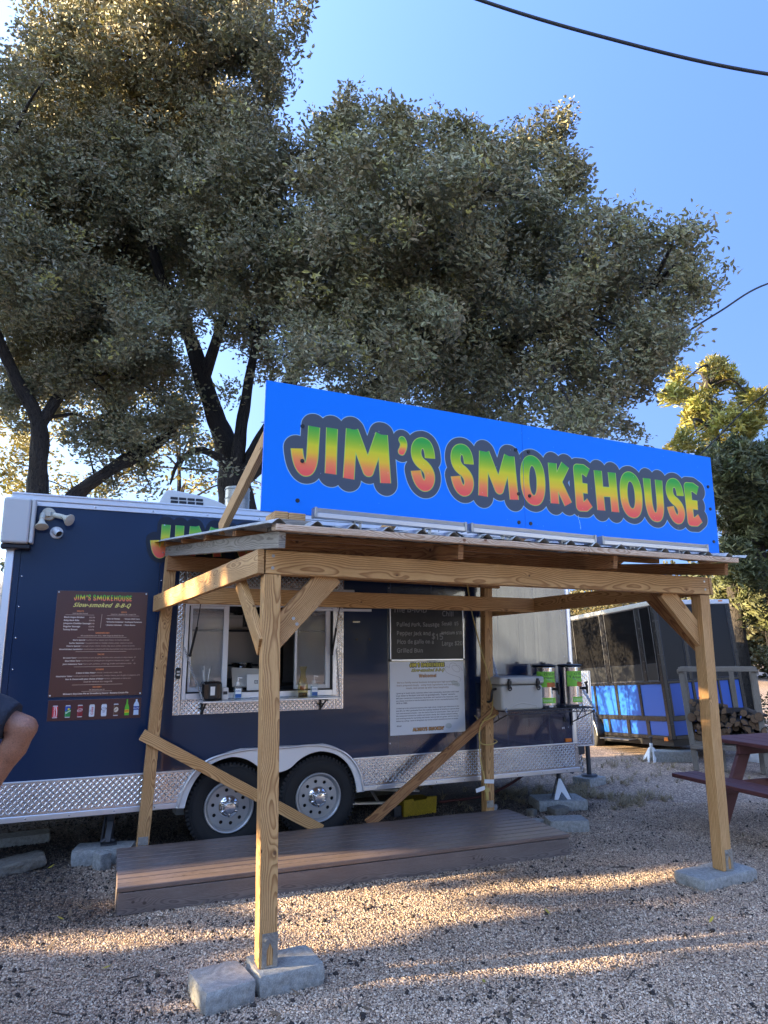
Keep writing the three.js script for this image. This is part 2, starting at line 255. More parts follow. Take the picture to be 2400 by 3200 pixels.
// ------------------------------------------------------------------ the food trailer
const ZW = -6.08;
const tr = thing('food_trailer', 'navy blue food trailer with an open serving window and diamond plate skirt', 'food trailer', [2.06, 0, -7.28]);
{
  const X0 = -0.60, X1 = 4.73, YB = 0.62, YT = 2.765;
  const panel = (x0, x1, mat, cut) => {                                // sheet with the wheel arch and window taken out
    const s = new THREE.Shape(); s.moveTo(x0, YB);
    if (cut) { s.lineTo(0.87, YB); s.quadraticCurveTo(1.02, 0.775, 1.30, 0.775); s.lineTo(2.0, 0.775); s.quadraticCurveTo(2.18, 0.75, 2.26, YB); }
    s.lineTo(x1, YB); s.lineTo(x1, YT); s.lineTo(x0, YT); s.closePath();
    if (cut) { const h = new THREE.Path(); h.moveTo(0.755, 1.245); h.lineTo(2.06, 1.245); h.lineTo(2.06, 2.0); h.lineTo(0.755, 2.0); h.closePath(); s.holes.push(h); }
    return part('wall_panel', cubeUV(new THREE.ExtrudeGeometry(s, { depth: 0.02, bevelEnabled: false }).translate(0, 0, ZW - 0.02)), mat, tr);
  };
  panel(X0, -0.557, M.navy); panel(-0.554, 0.502, M.navy); panel(0.505, 2.612, M.navyMid, true); panel(2.615, X1, M.navySide);
  const ws = []; for (const x of [-0.535, 0.522, 2.632]) for (let y = 0.75; y < 2.7; y += 0.24) if (!(x > 0.5 && x < 0.6 && y > 9)) ws.push([x, y]);
  for (let y = 0.75; y < 2.7; y += 0.24) ws.push([4.66, y + 0.05]);
  stuffPart(part('wall_screw', screwsG(ws, ZW + 0.0005, 0.0065), M.chrome, tr));
  // roof edge rail, corner trim
  const rail = part('roof_rail', merge([box(-0.66, 4.78, 2.763, 2.80, ZW - 0.03, ZW + 0.012), box(-0.66, 4.78, 2.803, 2.852, ZW - 0.04, ZW + 0.020, 0.008), box(-0.66, 4.78, 2.848, 2.862, ZW - 0.06, ZW + 0.028, 0.004)]), M.aluWhite, tr);
  const rs = []; for (let x = -0.5; x < 4.7; x += 0.46) rs.push([x, 2.782]); stuffPart(part('rail_screw', screwsG(rs, ZW + 0.013, 0.009), M.steel, tr));
  part('corner_trim', box(-0.665, -0.602, 0.36, 2.763, ZW - 0.05, ZW + 0.008, 0.01), M.alu, tr);
  part('corner_trim', box(4.702, 4.775, 0.63, 2.763, ZW - 0.07, ZW + 0.010, 0.025), M.alu, tr);
  // shell behind the wall
  part('roof', box(-0.66, 4.77, 2.80, 2.845, -8.5, ZW - 0.062), M.aluWhite, tr); part('end_wall', box(-0.655, -0.625, 0.42, 2.80, -8.5, ZW - 0.055), M.aluWhite, tr); part('end_wall', box(4.735, 4.77, 0.42, 2.80, -8.5, ZW - 0.075), M.navy, tr);
  part('rear_wall', box(-0.62, 4.73, 0.42, 2.80, -8.5, -8.47), M.aluWhite, tr);
  part('chassis', merge([box(-0.62, 0.95, 0.40, 0.58, -8.46, -6.16), box(0.95, 2.14, 0.50, 0.58, -8.46, -6.45), box(2.14, 4.73, 0.40, 0.58, -8.46, -6.16)]), M.dark, tr);
  // diamond plate skirts with their edge strips
  const sk = [[-0.60, 0.79, 0.40, 0.632], [2.335, 4.765, 0.40, 0.632]];
  const skirtShape = (x0, x1, left) => { const s = new THREE.Shape(); s.moveTo(x0, 0.40); s.lineTo(x1, 0.40); if (left) { s.lineTo(x1, 0.40); s.quadraticCurveTo(0.79, 0.53, 0.87, 0.634); } else s.lineTo(x1, 0.634); if (!left) { s.lineTo(2.262, 0.634); s.quadraticCurveTo(2.33, 0.54, 2.345, 0.40); } else s.lineTo(x0, 0.634); s.closePath(); return cubeUV(new THREE.ExtrudeGeometry(s, { depth: 0.006, bevelEnabled: false }).translate(0, 0, ZW)); };
  const skl = part('skirt_plate', skirtShape(-0.60, 0.765, true), M.plate, tr), skr = part('skirt_plate', skirtShape(2.345, 4.768, false), M.plate, tr);
  const edgeX = (y) => 0.765 + 0.10 * ((y - 0.4) / 0.234) ** 1.7, edgeR = (y) => 2.345 - 0.083 * ((y - 0.4) / 0.234) ** 1.7;
  stuffPart(part('tread_pattern', lugs([[-0.59, 0.87, 0.41, 0.63]], ZW + 0.006, (x, y) => x > edgeX(y) - 0.012), M.lug, skl)); stuffPart(part('tread_pattern', lugs([[2.27, 4.74, 0.41, 0.63]], ZW + 0.006, (x, y) => x < edgeR(y) + 0.012), M.lug, skr));
  part('edge_strip', box(-0.60, 0.865, 0.632, 0.646, ZW, ZW + 0.010), M.alu, tr); part('edge_strip', box(2.265, 4.77, 0.632, 0.646, ZW, ZW + 0.010), M.alu, tr);
  part('bottom_rail', box(-0.62, 0.77, 0.356, 0.399, ZW - 0.04, ZW + 0.014, 0.005), M.alu, tr); part('bottom_rail', box(2.34, 4.775, 0.356, 0.399, ZW - 0.04, ZW + 0.014, 0.005), M.alu, tr);
  const bs = []; for (const x of [-0.35, -0.05, 0.27, 0.57, 2.5, 2.8, 3.1, 3.4, 3.7, 4.0, 4.3, 4.6]) bs.push([x, 0.378]); stuffPart(part('rail_bolt', screwsG(bs, ZW + 0.014, 0.007), M.steel, tr));
  // tandem fender: white-grey sheet with two arches and a rolled lip
  const f = new THREE.Shape(); f.moveTo(0.735, 0.355); f.quadraticCurveTo(0.80, 0.72, 1.24, 0.785); f.lineTo(1.97, 0.785); f.quadraticCurveTo(2.31, 0.72, 2.365, 0.355); f.lineTo(2.30, 0.355);
  f.quadraticCurveTo(2.26, 0.70, 1.95, 0.727); f.quadraticCurveTo(1.80, 0.72, 1.70, 0.62); f.quadraticCurveTo(1.64, 0.575, 1.555, 0.575); f.quadraticCurveTo(1.47, 0.575, 1.41, 0.62); f.quadraticCurveTo(1.31, 0.72, 1.17, 0.727); f.quadraticCurveTo(0.86, 0.70, 0.80, 0.355); f.closePath();
  part('fender', cubeUV(new THREE.ExtrudeGeometry(f, { depth: 0.012, bevelEnabled: true, bevelSize: 0.003, bevelThickness: 0.003, bevelSegments: 1, curveSegments: 20 }).translate(0, 0, ZW + 0.008)), M.aluWhite, tr);
  part('fender_lip', tube([V(0.742, 0.36, ZW + 0.03), V(0.80, 0.53, ZW + 0.03), V(0.95, 0.70, ZW + 0.03), V(1.24, 0.772, ZW + 0.03), V(1.6, 0.775, ZW + 0.03), V(1.97, 0.772, ZW + 0.03), V(2.2, 0.68, ZW + 0.03), V(2.32, 0.52, ZW + 0.03), V(2.358, 0.36, ZW + 0.03)], 0.011, 60, 6), M.alu, tr);
  // wheels
  const hubCenters = [[1.167, 0.325], [1.945, 0.335]];
  for (const [cx, cy] of hubCenters) {
    const wh = shadows(new THREE.Group()); wh.name = 'wheel'; tr.add(wh); const z0 = ZW - 0.005;
    const prof = (a) => a.map(([r, z]) => new THREE.Vector2(r, z)), lathe = (a, n = 48) => new THREE.LatheGeometry(prof(a), n).rotateX(Math.PI / 2).translate(cx, cy, z0);
    const ty = part('tyre', merge([lathe([[0.20, -0.19], [0.27, -0.215], [0.335, -0.20], [0.345, -0.17], [0.346, -0.045], [0.34, -0.02], [0.325, 0.0], [0.29, 0.012], [0.25, 0.012], [0.222, 0.003], [0.205, -0.006]]), ...[0.30, 0.318].map((r) => new THREE.TorusGeometry(r, 0.0022, 4, 48).translate(cx, cy, z0 + 0.008))]), M.rubber, wh);
    const tread = []; for (let i = 0; i < 60; i++) { const a = i / 60 * Math.PI * 2; tread.push(new THREE.BoxGeometry(0.018, 0.022, 0.05).translate(0, 0.340, -0.03).rotateZ(a).translate(cx, cy, z0)); } stuffPart(part('tread_block', merge(tread), M.rubber, ty));
    const disc = new THREE.Shape(); disc.absarc(0, 0, 0.172, 0, Math.PI * 2); for (let i = 0; i < 10; i++) { const a = (i + 0.5) / 10 * Math.PI * 2 + 0.16, h = new THREE.Path(); h.absarc(Math.cos(a) * 0.132, Math.sin(a) * 0.132, 0.0165, 0, Math.PI * 2); disc.holes.push(h); }
    const rim = part('rim', merge([new THREE.ExtrudeGeometry(disc, { depth: 0.006, bevelEnabled: true, bevelSize: 0.002, bevelThickness: 0.002, bevelSegments: 2, curveSegments: 24 }).translate(cx, cy, z0 - 0.03), lathe([[0.168, -0.03], [0.18, -0.012], [0.186, 0.004], [0.198, 0.012], [0.207, 0.008], [0.209, -0.01], [0.20, -0.02], [0.176, -0.034]])]), M.wheel, wh);
    const star = []; for (let i = 0; i < 6; i++) { const a = i / 6 * Math.PI * 2 + 0.5; star.push(new THREE.SphereGeometry(0.02, 10, 8).scale(1.25, 0.75, 0.9).rotateZ(a).translate(cx + Math.cos(a) * 0.058, cy + Math.sin(a) * 0.058, z0 + 0.004)); }
    part('hub_cap', merge([lathe([[0.090, -0.024], [0.088, -0.012], [0.070, 0.0], [0.05, 0.012], [0.046, 0.05], [0.043, 0.055], [0.0, 0.057]], 32), ...star]), M.chrome, wh);
    part('drum', lathe([[0.0, -0.12], [0.15, -0.12], [0.15, -0.05], [0.0, -0.05]], 20), M.dark, wh);
  }
  part('wheel_well', merge([box(0.70, 0.74, 0.36, 0.80, -6.5, ZW - 0.03), box(2.36, 2.40, 0.36, 0.80, -6.5, ZW - 0.03), box(0.70, 2.40, 0.775, 0.80, -6.5, ZW - 0.024), box(0.70, 2.40, 0.45, 0.80, -6.52, -6.50)]), M.black, tr);
  part('axle', merge([rod(V(1.167, 0.32, -8.3), V(1.167, 0.32, -6.2), 0.04), rod(V(1.945, 0.33, -8.3), V(1.945, 0.33, -6.2), 0.04)]), M.dark, tr);
  // small markers and numbers
  part('marker_lamp', merge([box(4.605, 4.68, 0.655, 0.69, ZW, ZW + 0.022, 0.006)]), M.amber, tr);
  part('bracket_plate', box(4.60, 4.63, 0.86, 0.905, ZW, ZW + 0.012), M.black, tr);
  const num = canvas(128, 48, (c) => { c.clearRect(0, 0, 128, 48); c.fillStyle = '#ddd'; c.font = 'bold 42px sans-serif'; c.fillText('613', 18, 40); });
  part('number_sticker', new THREE.PlaneGeometry(0.062, 0.03).translate(4.60, 0.795, ZW + 0.0015), new THREE.MeshStandardMaterial({ map: num, transparent: true, alphaTest: 0.4, roughness: 0.6 }), tr);
  // lettering along the top of the wall
  const wl = canvas(2048, 256, (c, w, h) => { c.clearRect(0, 0, w, h); const k = 512; const L = SIGN.map(([ch, a, b, y0, y1]) => [ch, 0.09 + (a - 0.153) * 1.0, 0.09 + (b - 0.153) * 1.0, 0.13, 0.43, 0.075]); L[0][2] += 0.0; L[3][3] = 0.33; c.shadowColor = 'rgb(8,14,26)'; c.lineCap = 'round'; c.strokeStyle = 'rgba(10,18,34,0.92)'; brush(c, L, 0.075 + 0.07, k, 0.5); c.shadowColor = 'transparent'; letters(c, L, k, 0.5, 0.066, 0, '', 0, 0); });
  wl.wrapS = wl.wrapT = THREE.ClampToEdgeWrapping;
  part('painted_lettering', new THREE.PlaneGeometry(4.0, 0.5).translate(2.32, 2.515, ZW + 0.0025), new THREE.MeshStandardMaterial({ map: wl, transparent: true, alphaTest: 0.35, roughness: 0.4 }), tr);

  // serving window: tread plate surround, frame, sliding screens, flap with gas struts
  const sur = shadows(new THREE.Group()); sur.name = 'window_surround'; tr.add(sur);
  const za = ZW + 0.001, zb = ZW + 0.007;
  part('plate_strip', box(0.668, 0.728, 1.08, 2.30, za, zb, 0.002), M.plate, sur); part('plate_strip', box(2.094, 2.166, 1.08, 2.30, za, zb, 0.002), M.plate, sur); part('plate_strip', box(0.731, 2.091, 1.08, 1.203, za, zb, 0.002), M.plate, sur); part('plate_strip', box(0.731, 2.091, 2.035, 2.30, za, zb, 0.002), M.plate, sur);
  stuffPart(part('tread_pattern', lugs([[0.668, 0.728, 1.08, 2.30], [2.094, 2.166, 1.08, 2.30], [0.731, 2.091, 1.08, 1.203], [0.731, 2.091, 2.035, 2.30]], zb, null, 0.0195), M.lug, sur));
  const win = shadows(new THREE.Group()); win.name = 'serving_window'; tr.add(win);
  const zf = ZW + 0.03;
  part('frame', merge([box(0.731, 0.763, 1.203, 2.02, ZW - 0.06, zf), box(2.055, 2.091, 1.203, 2.02, ZW - 0.06, zf), box(0.763, 2.055, 1.203, 1.252, ZW - 0.06, zf), box(0.763, 2.055, 1.985, 2.02, ZW - 0.06, zf)]), M.alu, win);
  part('seal', merge([box(0.763, 0.775, 1.252, 1.985, ZW - 0.05, ZW + 0.016), box(2.043, 2.055, 1.252, 1.985, ZW - 0.05, ZW + 0.016), box(0.775, 2.043, 1.252, 1.262, ZW - 0.05, ZW + 0.014)]), M.black, win);
  for (const [a, b] of [[0.776, 1.108], [1.706, 2.042]]) {
    const sash = part('sash', merge([box(a, a + 0.022, 1.263, 1.984, ZW - 0.04, ZW - 0.005), box(b - 0.045, b, 1.263, 1.984, ZW - 0.04, ZW - 0.005), box(a + 0.022, b - 0.045, 1.263, 1.30, ZW - 0.04, ZW - 0.006), box(a + 0.022, b - 0.045, 1.962, 1.984, ZW - 0.04, ZW - 0.006)]), M.aluWhite, win);
    part('pane', box(a + 0.022, b - 0.045, 1.30, 1.962, ZW - 0.026, ZW - 0.024, 0.0005), M.glass, sash);
    const wire = []; for (let x = a + 0.026; x < b - 0.046; x += 0.0105) wire.push(new THREE.BoxGeometry(0.0022, 0.66, 0.0012).translate(x, 1.631, ZW - 0.032)); for (let y = 1.305; y < 1.96; y += 0.0105) wire.push(new THREE.BoxGeometry(b - a - 0.07, 0.0022, 0.0012).translate((a + b) / 2 - 0.011, y, ZW - 0.0335));
    stuffPart(part('insect_screen', merge(wire), std(0.62, 0.63, 0.66, 0.6, 0.2), sash));
  }
  const fl = part('flap', merge([beamG(V(1.41, 2.045, -6.04), V(1.41, 2.10, -5.58), 0.03, 1.36, V(0, 1, 0)).clone()]), M.alu, tr);
  part('awning_rail', box(1.80, 2.436, 1.957, 1.981, ZW + 0.009, ZW + 0.036), M.aluWhite, tr);
  for (const [b0, m, t] of [[V(0.785, 1.567, ZW + 0.035), V(0.822, 1.80, ZW + 0.10), V(0.84, 2.05, ZW + 0.17)], [V(2.045, 1.567, ZW + 0.035), V(2.06, 1.80, ZW + 0.10), V(2.08, 2.05, ZW + 0.17)]]) { const g = part('gas_strut', rod(b0, m, 0.0105), M.black, tr); part('piston', rod(m, t, 0.0045), M.darkSteel, g); part('ball_joint', new THREE.SphereGeometry(0.014, 8, 6).translate(b0.x, b0.y, b0.z), M.black, g); }
  // fold-down shelf
  const sh = part('serving_shelf', box(0.875, 2.06, 1.183, 1.199, ZW + 0.008, ZW + 0.24, 0.004), M.alu, tr);
  for (const x of [0.905, 1.945]) part('shelf_bracket', merge([rod(V(x, 1.175, ZW + 0.02), V(x, 1.175, ZW + 0.22), 0.008), rod(V(x, 1.08, ZW + 0.02), V(x, 1.175, ZW + 0.02), 0.011), rod(V(x, 1.09, ZW + 0.02), V(x, 1.17, ZW + 0.18), 0.007), rod(V(x + 0.03, 1.13, ZW + 0.012), V(x - 0.03, 1.13, ZW + 0.012), 0.006)]), M.black, sh);
  part('chain', chainG(V(0.736, 1.63, ZW + 0.034), V(0.885, 1.2, ZW + 0.235), 0.015, 34), M.steel, tr); part('chain', chainG(V(2.09, 1.62, ZW + 0.034), V(2.05, 1.2, ZW + 0.235), 0.02, 34), M.steel, tr);
  const outl = part('outlet_box', box(0.676, 0.716, 1.375, 1.465, ZW + 0.007, ZW + 0.035, 0.006), M.black, tr); part('socket', merge([box(0.684, 0.708, 1.40, 1.415, ZW + 0.034, ZW + 0.037), box(0.684, 0.708, 1.425, 1.44, ZW + 0.034, ZW + 0.037)]), M.white, outl);
  part('vent_slot', box(2.255, 2.33, 1.853, 1.87, ZW, ZW + 0.006), M.steel, tr);
  for (const x of [2.30, 2.43]) part('hole_plug', new THREE.CylinderGeometry(0.012, 0.012, 0.008, 12).rotateX(Math.PI / 2).translate(x, 1.70, ZW + 0.003), M.black, tr);
  // kitchen behind the window
  const kit = shadows(new THREE.Group()); kit.name = 'kitchen'; tr.add(kit);
  part('back_splash', box(-0.4, 3.6, 1.0, 2.7, -7.66, -7.62), std(0.55, 0.52, 0.47, 0.42, 0.9), kit); part('side_wall', box(-0.42, -0.4, 0.6, 2.7, -7.6, -6.14), M.aluWhite, kit); part('ceiling', box(-0.4, 3.6, 2.70, 2.72, -7.6, -6.14), M.aluWhite, kit); part('counter', box(0.5, 3.2, 1.10, 1.135, -7.6, -7.0), M.steel, kit);
  part('extractor_hood', box(0.7, 2.6, 1.98, 2.5, -7.6, -6.85), M.darkSteel, kit); part('hood_edge', box(0.7, 2.6, 1.945, 1.975, -7.58, -6.84), M.steel, kit); part('duct', new THREE.CylinderGeometry(0.09, 0.09, 0.45, 20).translate(1.42, 2.05, -6.6), M.steel, kit); part('flue_pipe', new THREE.CylinderGeometry(0.045, 0.045, 0.9, 16).translate(1.78, 1.72, -6.95), M.steel, kit);
  part('shelf_board', box(0.6, 3.0, 1.805, 1.82, -7.6, -7.3), M.darkSteel, kit); part('cabinet', box(1.62, 2.3, 0.7, 1.27, -7.3, -6.62), M.black, kit); part('inner_counter', box(0.2, 2.9, 1.16, 1.19, -6.50, -6.15), M.steel, kit);
  // front frame, drawbar and its tread plate guard
  const ng = part('guard_plate', new THREE.BoxGeometry(0.34, 0.79, 0.006).rotateY(-0.15).translate(4.985, 0.965, -6.33), M.plate, tr);
  stuffPart(part('tread_pattern', lugs([[-0.16, 0.16, -0.385, 0.385]], 0.0035, null, 0.0235, new THREE.Matrix4().makeRotationY(-0.15).setPosition(4.985, 0.965, -6.33)), M.lug, ng));
  part('guard_edge', merge([new THREE.BoxGeometry(0.012, 0.79, 0.02).rotateY(-0.15).translate(5.157, 0.965, -6.305), new THREE.BoxGeometry(0.34, 0.012, 0.02).rotateY(-0.15).translate(4.985, 0.568, -6.33)]), M.alu, ng);
  part('drawbar', merge([box(4.76, 5.7, 0.42, 0.5, -7.3, -7.2, 0.006), beamG(V(4.77, 0.45, -6.55), V(5.5, 0.45, -7.18), 0.09, 0.05), beamG(V(4.77, 0.45, -8.0), V(5.5, 0.45, -7.32), 0.09, 0.05), box(4.95, 5.2, 0.44, 0.56, -6.7, -6.5, 0.02)]), M.darkSteel, tr);
  const jk = part('tongue_jack', merge([rod(V(5.67, 0.11, -7.05), V(5.67, 0.62, -7.05), 0.028, 12), rod(V(5.67, 0.5, -7.05), V(5.67, 0.95, -7.05), 0.034, 12)]), M.darkSteel, tr); part('foot', new THREE.CylinderGeometry(0.085, 0.1, 0.016, 18).translate(5.67, 0.108, -7.05), M.darkSteel, jk);
  part('safety_chain', chainG(V(5.30, 0.52, -6.75), V(5.36, 0.22, -6.78), 0.0, 9, 0.012), M.steel, tr); part('hook', tube([V(5.12, 0.42, -6.72), V(5.10, 0.30, -6.72), V(5.15, 0.22, -6.7), V(5.2, 0.28, -6.7)], 0.014, 12, 6), M.darkSteel, tr);
  part('propane_hose', tube([V(4.55, 0.36, -6.6), V(4.42, 0.26, -6.6), V(4.0, 0.09, -6.65), V(3.5, 0.03, -6.8)], 0.014, 24, 6), M.hose, tr);
  // roof equipment
  const ac = part('roof_fan_cover', (() => { const s = new THREE.Shape(); s.moveTo(0, 0); s.lineTo(0.10, 0.17); s.quadraticCurveTo(0.12, 0.195, 0.18, 0.19); s.lineTo(0.42, 0.165); s.quadraticCurveTo(0.75, 0.12, 0.84, 0); s.closePath(); return cubeUV(new THREE.ExtrudeGeometry(s, { depth: 0.45, bevelEnabled: true, bevelSize: 0.015, bevelThickness: 0.015, bevelSegments: 3 }).scale(0.96, 1.24, 1).translate(0.46, 2.85, -7.05)); })(), M.offWhite, tr);
  const slots = []; for (let r0 = 0; r0 < 4; r0++) for (let c0 = 0; c0 < 4; c0++) slots.push(box(0.615 + c0 * 0.078 - r0 * 0.004, 0.682 + c0 * 0.078 - r0 * 0.004, 2.91 + r0 * 0.034, 2.933 + r0 * 0.034, -6.6, -6.578, 0.003)); stuffPart(part('grille_slot', merge(slots), M.black, ac));
  const vp = part('exhaust_pipe', new THREE.CylinderGeometry(0.125, 0.125, 0.42, 28, 1, true).translate(1.31, 3.06, -7.0), M.galv, tr); for (const [y, r] of [[3.25, 0.008], [3.15, 0.006]]) part('pipe_band', new THREE.TorusGeometry(0.127, r, 6, 28).rotateX(Math.PI / 2).translate(1.31, y, -7), M.galv, vp); part('cap', new THREE.CylinderGeometry(0.12, 0.12, 0.01, 28).translate(1.31, 3.24, -7), M.galv, vp);
}

// ------------------------------------------------------------------ fittings on the trailer wall
{
  const b = thing('wall_box', 'pale grey plastic cabinet at the top left corner of the blue trailer', 'box', [-0.58, 2.39, ZW]);
  part('cover', box(-0.70, -0.505, 2.435, 2.80, ZW + 0.021, ZW + 0.13, 0.022), M.offWhite, b); part('side_cover', box(-0.503, -0.472, 2.44, 2.795, ZW + 0.021, ZW + 0.12, 0.012), M.offWhite, b); part('base_tray', box(-0.695, -0.49, 2.395, 2.433, ZW + 0.005, ZW + 0.10, 0.01), M.black, b);
  const f = thing('flood_light', 'cream twin-head flood light beside the grey cabinet on the trailer', 'flood light', [-0.38, 2.62, ZW]);
  part('mount', merge([new THREE.CylinderGeometry(0.05, 0.054, 0.028, 28).rotateX(Math.PI / 2).translate(-0.385, 2.70, ZW + 0.015), box(-0.405, -0.365, 2.675, 2.72, ZW + 0.025, ZW + 0.055, 0.005)]), M.cream, f);
  for (const [h, m, t] of [[V(-0.425, 2.69, ZW + 0.04), V(-0.425, 2.64, ZW + 0.085), V(-0.42, 2.585, ZW + 0.11)], [V(-0.34, 2.69, ZW + 0.04), V(-0.275, 2.672, ZW + 0.085), V(-0.225, 2.642, ZW + 0.125)]]) {
    const head = part('lamp_head', merge([rod(h, m, 0.021, 14), new THREE.LatheGeometry([[0.016, 0], [0.02, 0.02], [0.03, 0.05], [0.048, 0.075], [0.05, 0.08], [0.048, 0.083], [0, 0.09]].map((q) => new THREE.Vector2(...q)), 24).applyMatrix4(barM(m, t, V(0.2, 0.1, 1)).multiply(new THREE.Matrix4().makeRotationZ(-Math.PI / 2)).multiply(new THREE.Matrix4().makeTranslation(0, -0.04, 0)))]), M.cream, f);
  }
  const c = thing('wall_vent', 'round white vent spout under the flood light', 'vent', [-0.31, 2.5, ZW]);
  part('flange', new THREE.CylinderGeometry(0.048, 0.05, 0.012, 28).rotateX(Math.PI / 2).translate(-0.315, 2.553, ZW + 0.007), M.white, c); const sp = part('spout', new THREE.CylinderGeometry(0.026, 0.034, 0.07, 24, 1, true).rotateX(Math.PI / 2 + 0.5).rotateY(0.5).translate(-0.305, 2.548, ZW + 0.036), M.white, c); part('opening', new THREE.CylinderGeometry(0.0235, 0.0235, 0.03, 20).rotateX(Math.PI / 2 + 0.5).rotateY(0.5).translate(-0.302, 2.545, ZW + 0.043), M.black, sp);
}
function sheetSign(name, label, category, x0, x1, y0, y1, z, tex, rough, th = 0.004, extra) {
  const s = thing(name, label, category, [(x0 + x1) / 2, y0, z]);
  part('backing', box(x0, x1, y0, y1, z, z + th, 0.001), std(0.3, 0.3, 0.3, 0.6), s);
  tex.wrapS = tex.wrapT = THREE.ClampToEdgeWrapping;
  part('printed_face', new THREE.PlaneGeometry(x1 - x0 - 0.001, y1 - y0 - 0.001).translate((x0 + x1) / 2, (y0 + y1) / 2, z + th + 0.0012), new THREE.MeshPhysicalMaterial({ map: tex, roughness: rough, clearcoat: 0.25, clearcoatRoughness: 0.25 }), s);
  if (extra) extra(s); return s;
}
{
  const W = 1000, H = 1190;
  const menu = canvas(W, H, (c) => {
    c.fillStyle = 'rgb(86,50,38)'; c.fillRect(0, 0, W, H); c.textBaseline = 'middle';
    const T = (s, x, y, size, col, al = 'center', st = 'bold') => { c.font = `${st} ${size}px sans-serif`; c.fillStyle = col; c.textAlign = al; c.fillText(s, x, y); };
    const px = 262, k = 0.655 / 3.156; c.save(); c.translate(180, 32); const L = SIGN.map(([ch, a, b2, y0, y1]) => [ch, (a - 0.153) * 0.205 * 1.02, (b2 - 0.153) * 0.205 * 1.02, ch === "'" ? 0.048 : 0.01, 0.08, 0.013]); c.lineCap = 'butt'; c.strokeStyle = 'rgb(20,12,10)'; brush(c, L, 0.018, 980, 0.088); letters(c, L, 980, 0.088, 0.0105, 0, '', 0, 0); c.restore();
    c.save(); c.transform(1, 0, -0.22, 1, 30, 0); T('Slow-smoked  B-B-Q', W / 2, 160, 66, 'rgb(236,222,110)', 'center', 'italic bold'); c.restore();
    const O = 'rgb(238,140,76)', Wt = 'rgb(240,224,206)', S = 'rgb(205,176,152)', ln = (x0, y0, x1, y1) => { c.strokeStyle = 'rgb(222,196,170)'; c.lineWidth = 3; c.beginPath(); c.moveTo(x0, y0); c.lineTo(x1, y1); c.stroke(); };
    T('MEATS', 262, 232, 24, O); T('Sold by the Pound', 262, 258, 19, S); ln(105, 275, 415, 275);
    [['Black Angus Brisket', '$32/lb'], ['Baby Back Ribs', '$24/lb'], ['Jalapeno Cheddar Sausage', '$22/lb'], ['Regular Sausage', '$22/lb'], ['Turkey Breast', '$26/lb']].forEach(([a, b], i) => { T(a, 92, 302 + i * 35, 23, Wt, 'left'); T(b, 425, 302 + i * 35, 21, S, 'right'); });
    ln(500, 262, 492, 422); T('SIDES', 742, 238, 24, O); T('Small $4 • Medium $8 • Large $16', 738, 262, 18, S); ln(556, 280, 916, 280);
    [['• Mac & Cheese', '• Green Chili Corn'], ['• Sriracha Coleslaw', '• Scalloped Potatoes'], ['• Jicama Coleslaw', '• Pinto Beans']].forEach(([a, b], i) => { T(a, 548, 315 + i * 36, 21, Wt, 'left'); T(b, 746, 315 + i * 36, 21, Wt, 'left'); });
    T('SANDWICHES', 520, 480, 24, O); T('All sandwiches are $12 | Add chips & drink for $3', 520, 510, 20, S); ln(250, 530, 790, 530);
    const row = (a, b, y) => { c.font = 'bold 21px sans-serif'; const wa = c.measureText(a + ' ').width; c.font = '19px sans-serif'; const wb = c.measureText(b).width, x = 515 - (wa + wb) / 2; T(a, x, y, 21, Wt, 'left'); T(b, x + wa, y, 19, S, 'left', ''); };
    row("Dan's Special •", 'pulled pork w/ pepper jack cheese, & sriracha coleslaw', 560); row('Surfer Slammer •', 'chopped brisket w/ cheddar cheese, pickle, onions & carrots', 595); row("Chico's Special •", 'sausage of your choice, brisket, bbq sauce, pickles, onions & carrots', 628); row('Sliced Brisket Sandwich •', 'sliced brisket sandwich with bbq sauce pickles and onions and carrots $13', 664);
    ln(245, 692, 795, 692); T('TACOS', 520, 724, 24, O); row('De Leon Taco •', 'sliced brisket w/ pico de gallo, tomatillo salsa, avocado, & cotija cheese   $7', 760); row('Maui Woui Taco •', 'pulled pork w/ pineapple pico de gallo & chipotle sour cream      $7', 794); row("Jim's Habanero Taco •", 'bacon jam, potatoes, a fried egg, brisket and habanero relish     $8', 830);
    ln(240, 862, 785, 862); T('OTHERS', 520, 894, 24, O); row('2 Meat 2 Sides Plate •', 'choose 2 meats and 2 sides. $23', 930); row('Hassinator Tator •', 'scalloped potatoes, chopped brisket, cheddar cheese, pico de gallo, & jalapenos. $14', 964); row('Mac & Cheese with your Choice of Meat •', 'brisket, pulled pork, or bacon jam', 998); T('Small $8 • Medium $12 • Large $18', 510, 1030, 19, S);
    ln(235, 1062, 780, 1062); T('DESSERT', 505, 1090, 24, O); T('All desserts are $7', 505, 1120, 19, S); ln(340, 1136, 670, 1136); T("Mimaw's Key Lime Pie w/ Strawberry Sauce • Banana Cream Pie", 500, 1160, 23, Wt);
  });
  sheetSign('menu_board', 'brown printed menu board with four white corner screws on blue trailer', 'menu', -0.27, 0.419, 1.254, 2.085, ZW + 0.001, menu, 0.32, 0.004, (s) => stuffPart(part('corner_screw', screwsG([[-0.258, 2.073], [0.407, 2.073], [-0.258, 1.266], [0.407, 1.266]], ZW + 0.006, 0.007), M.white, s)));
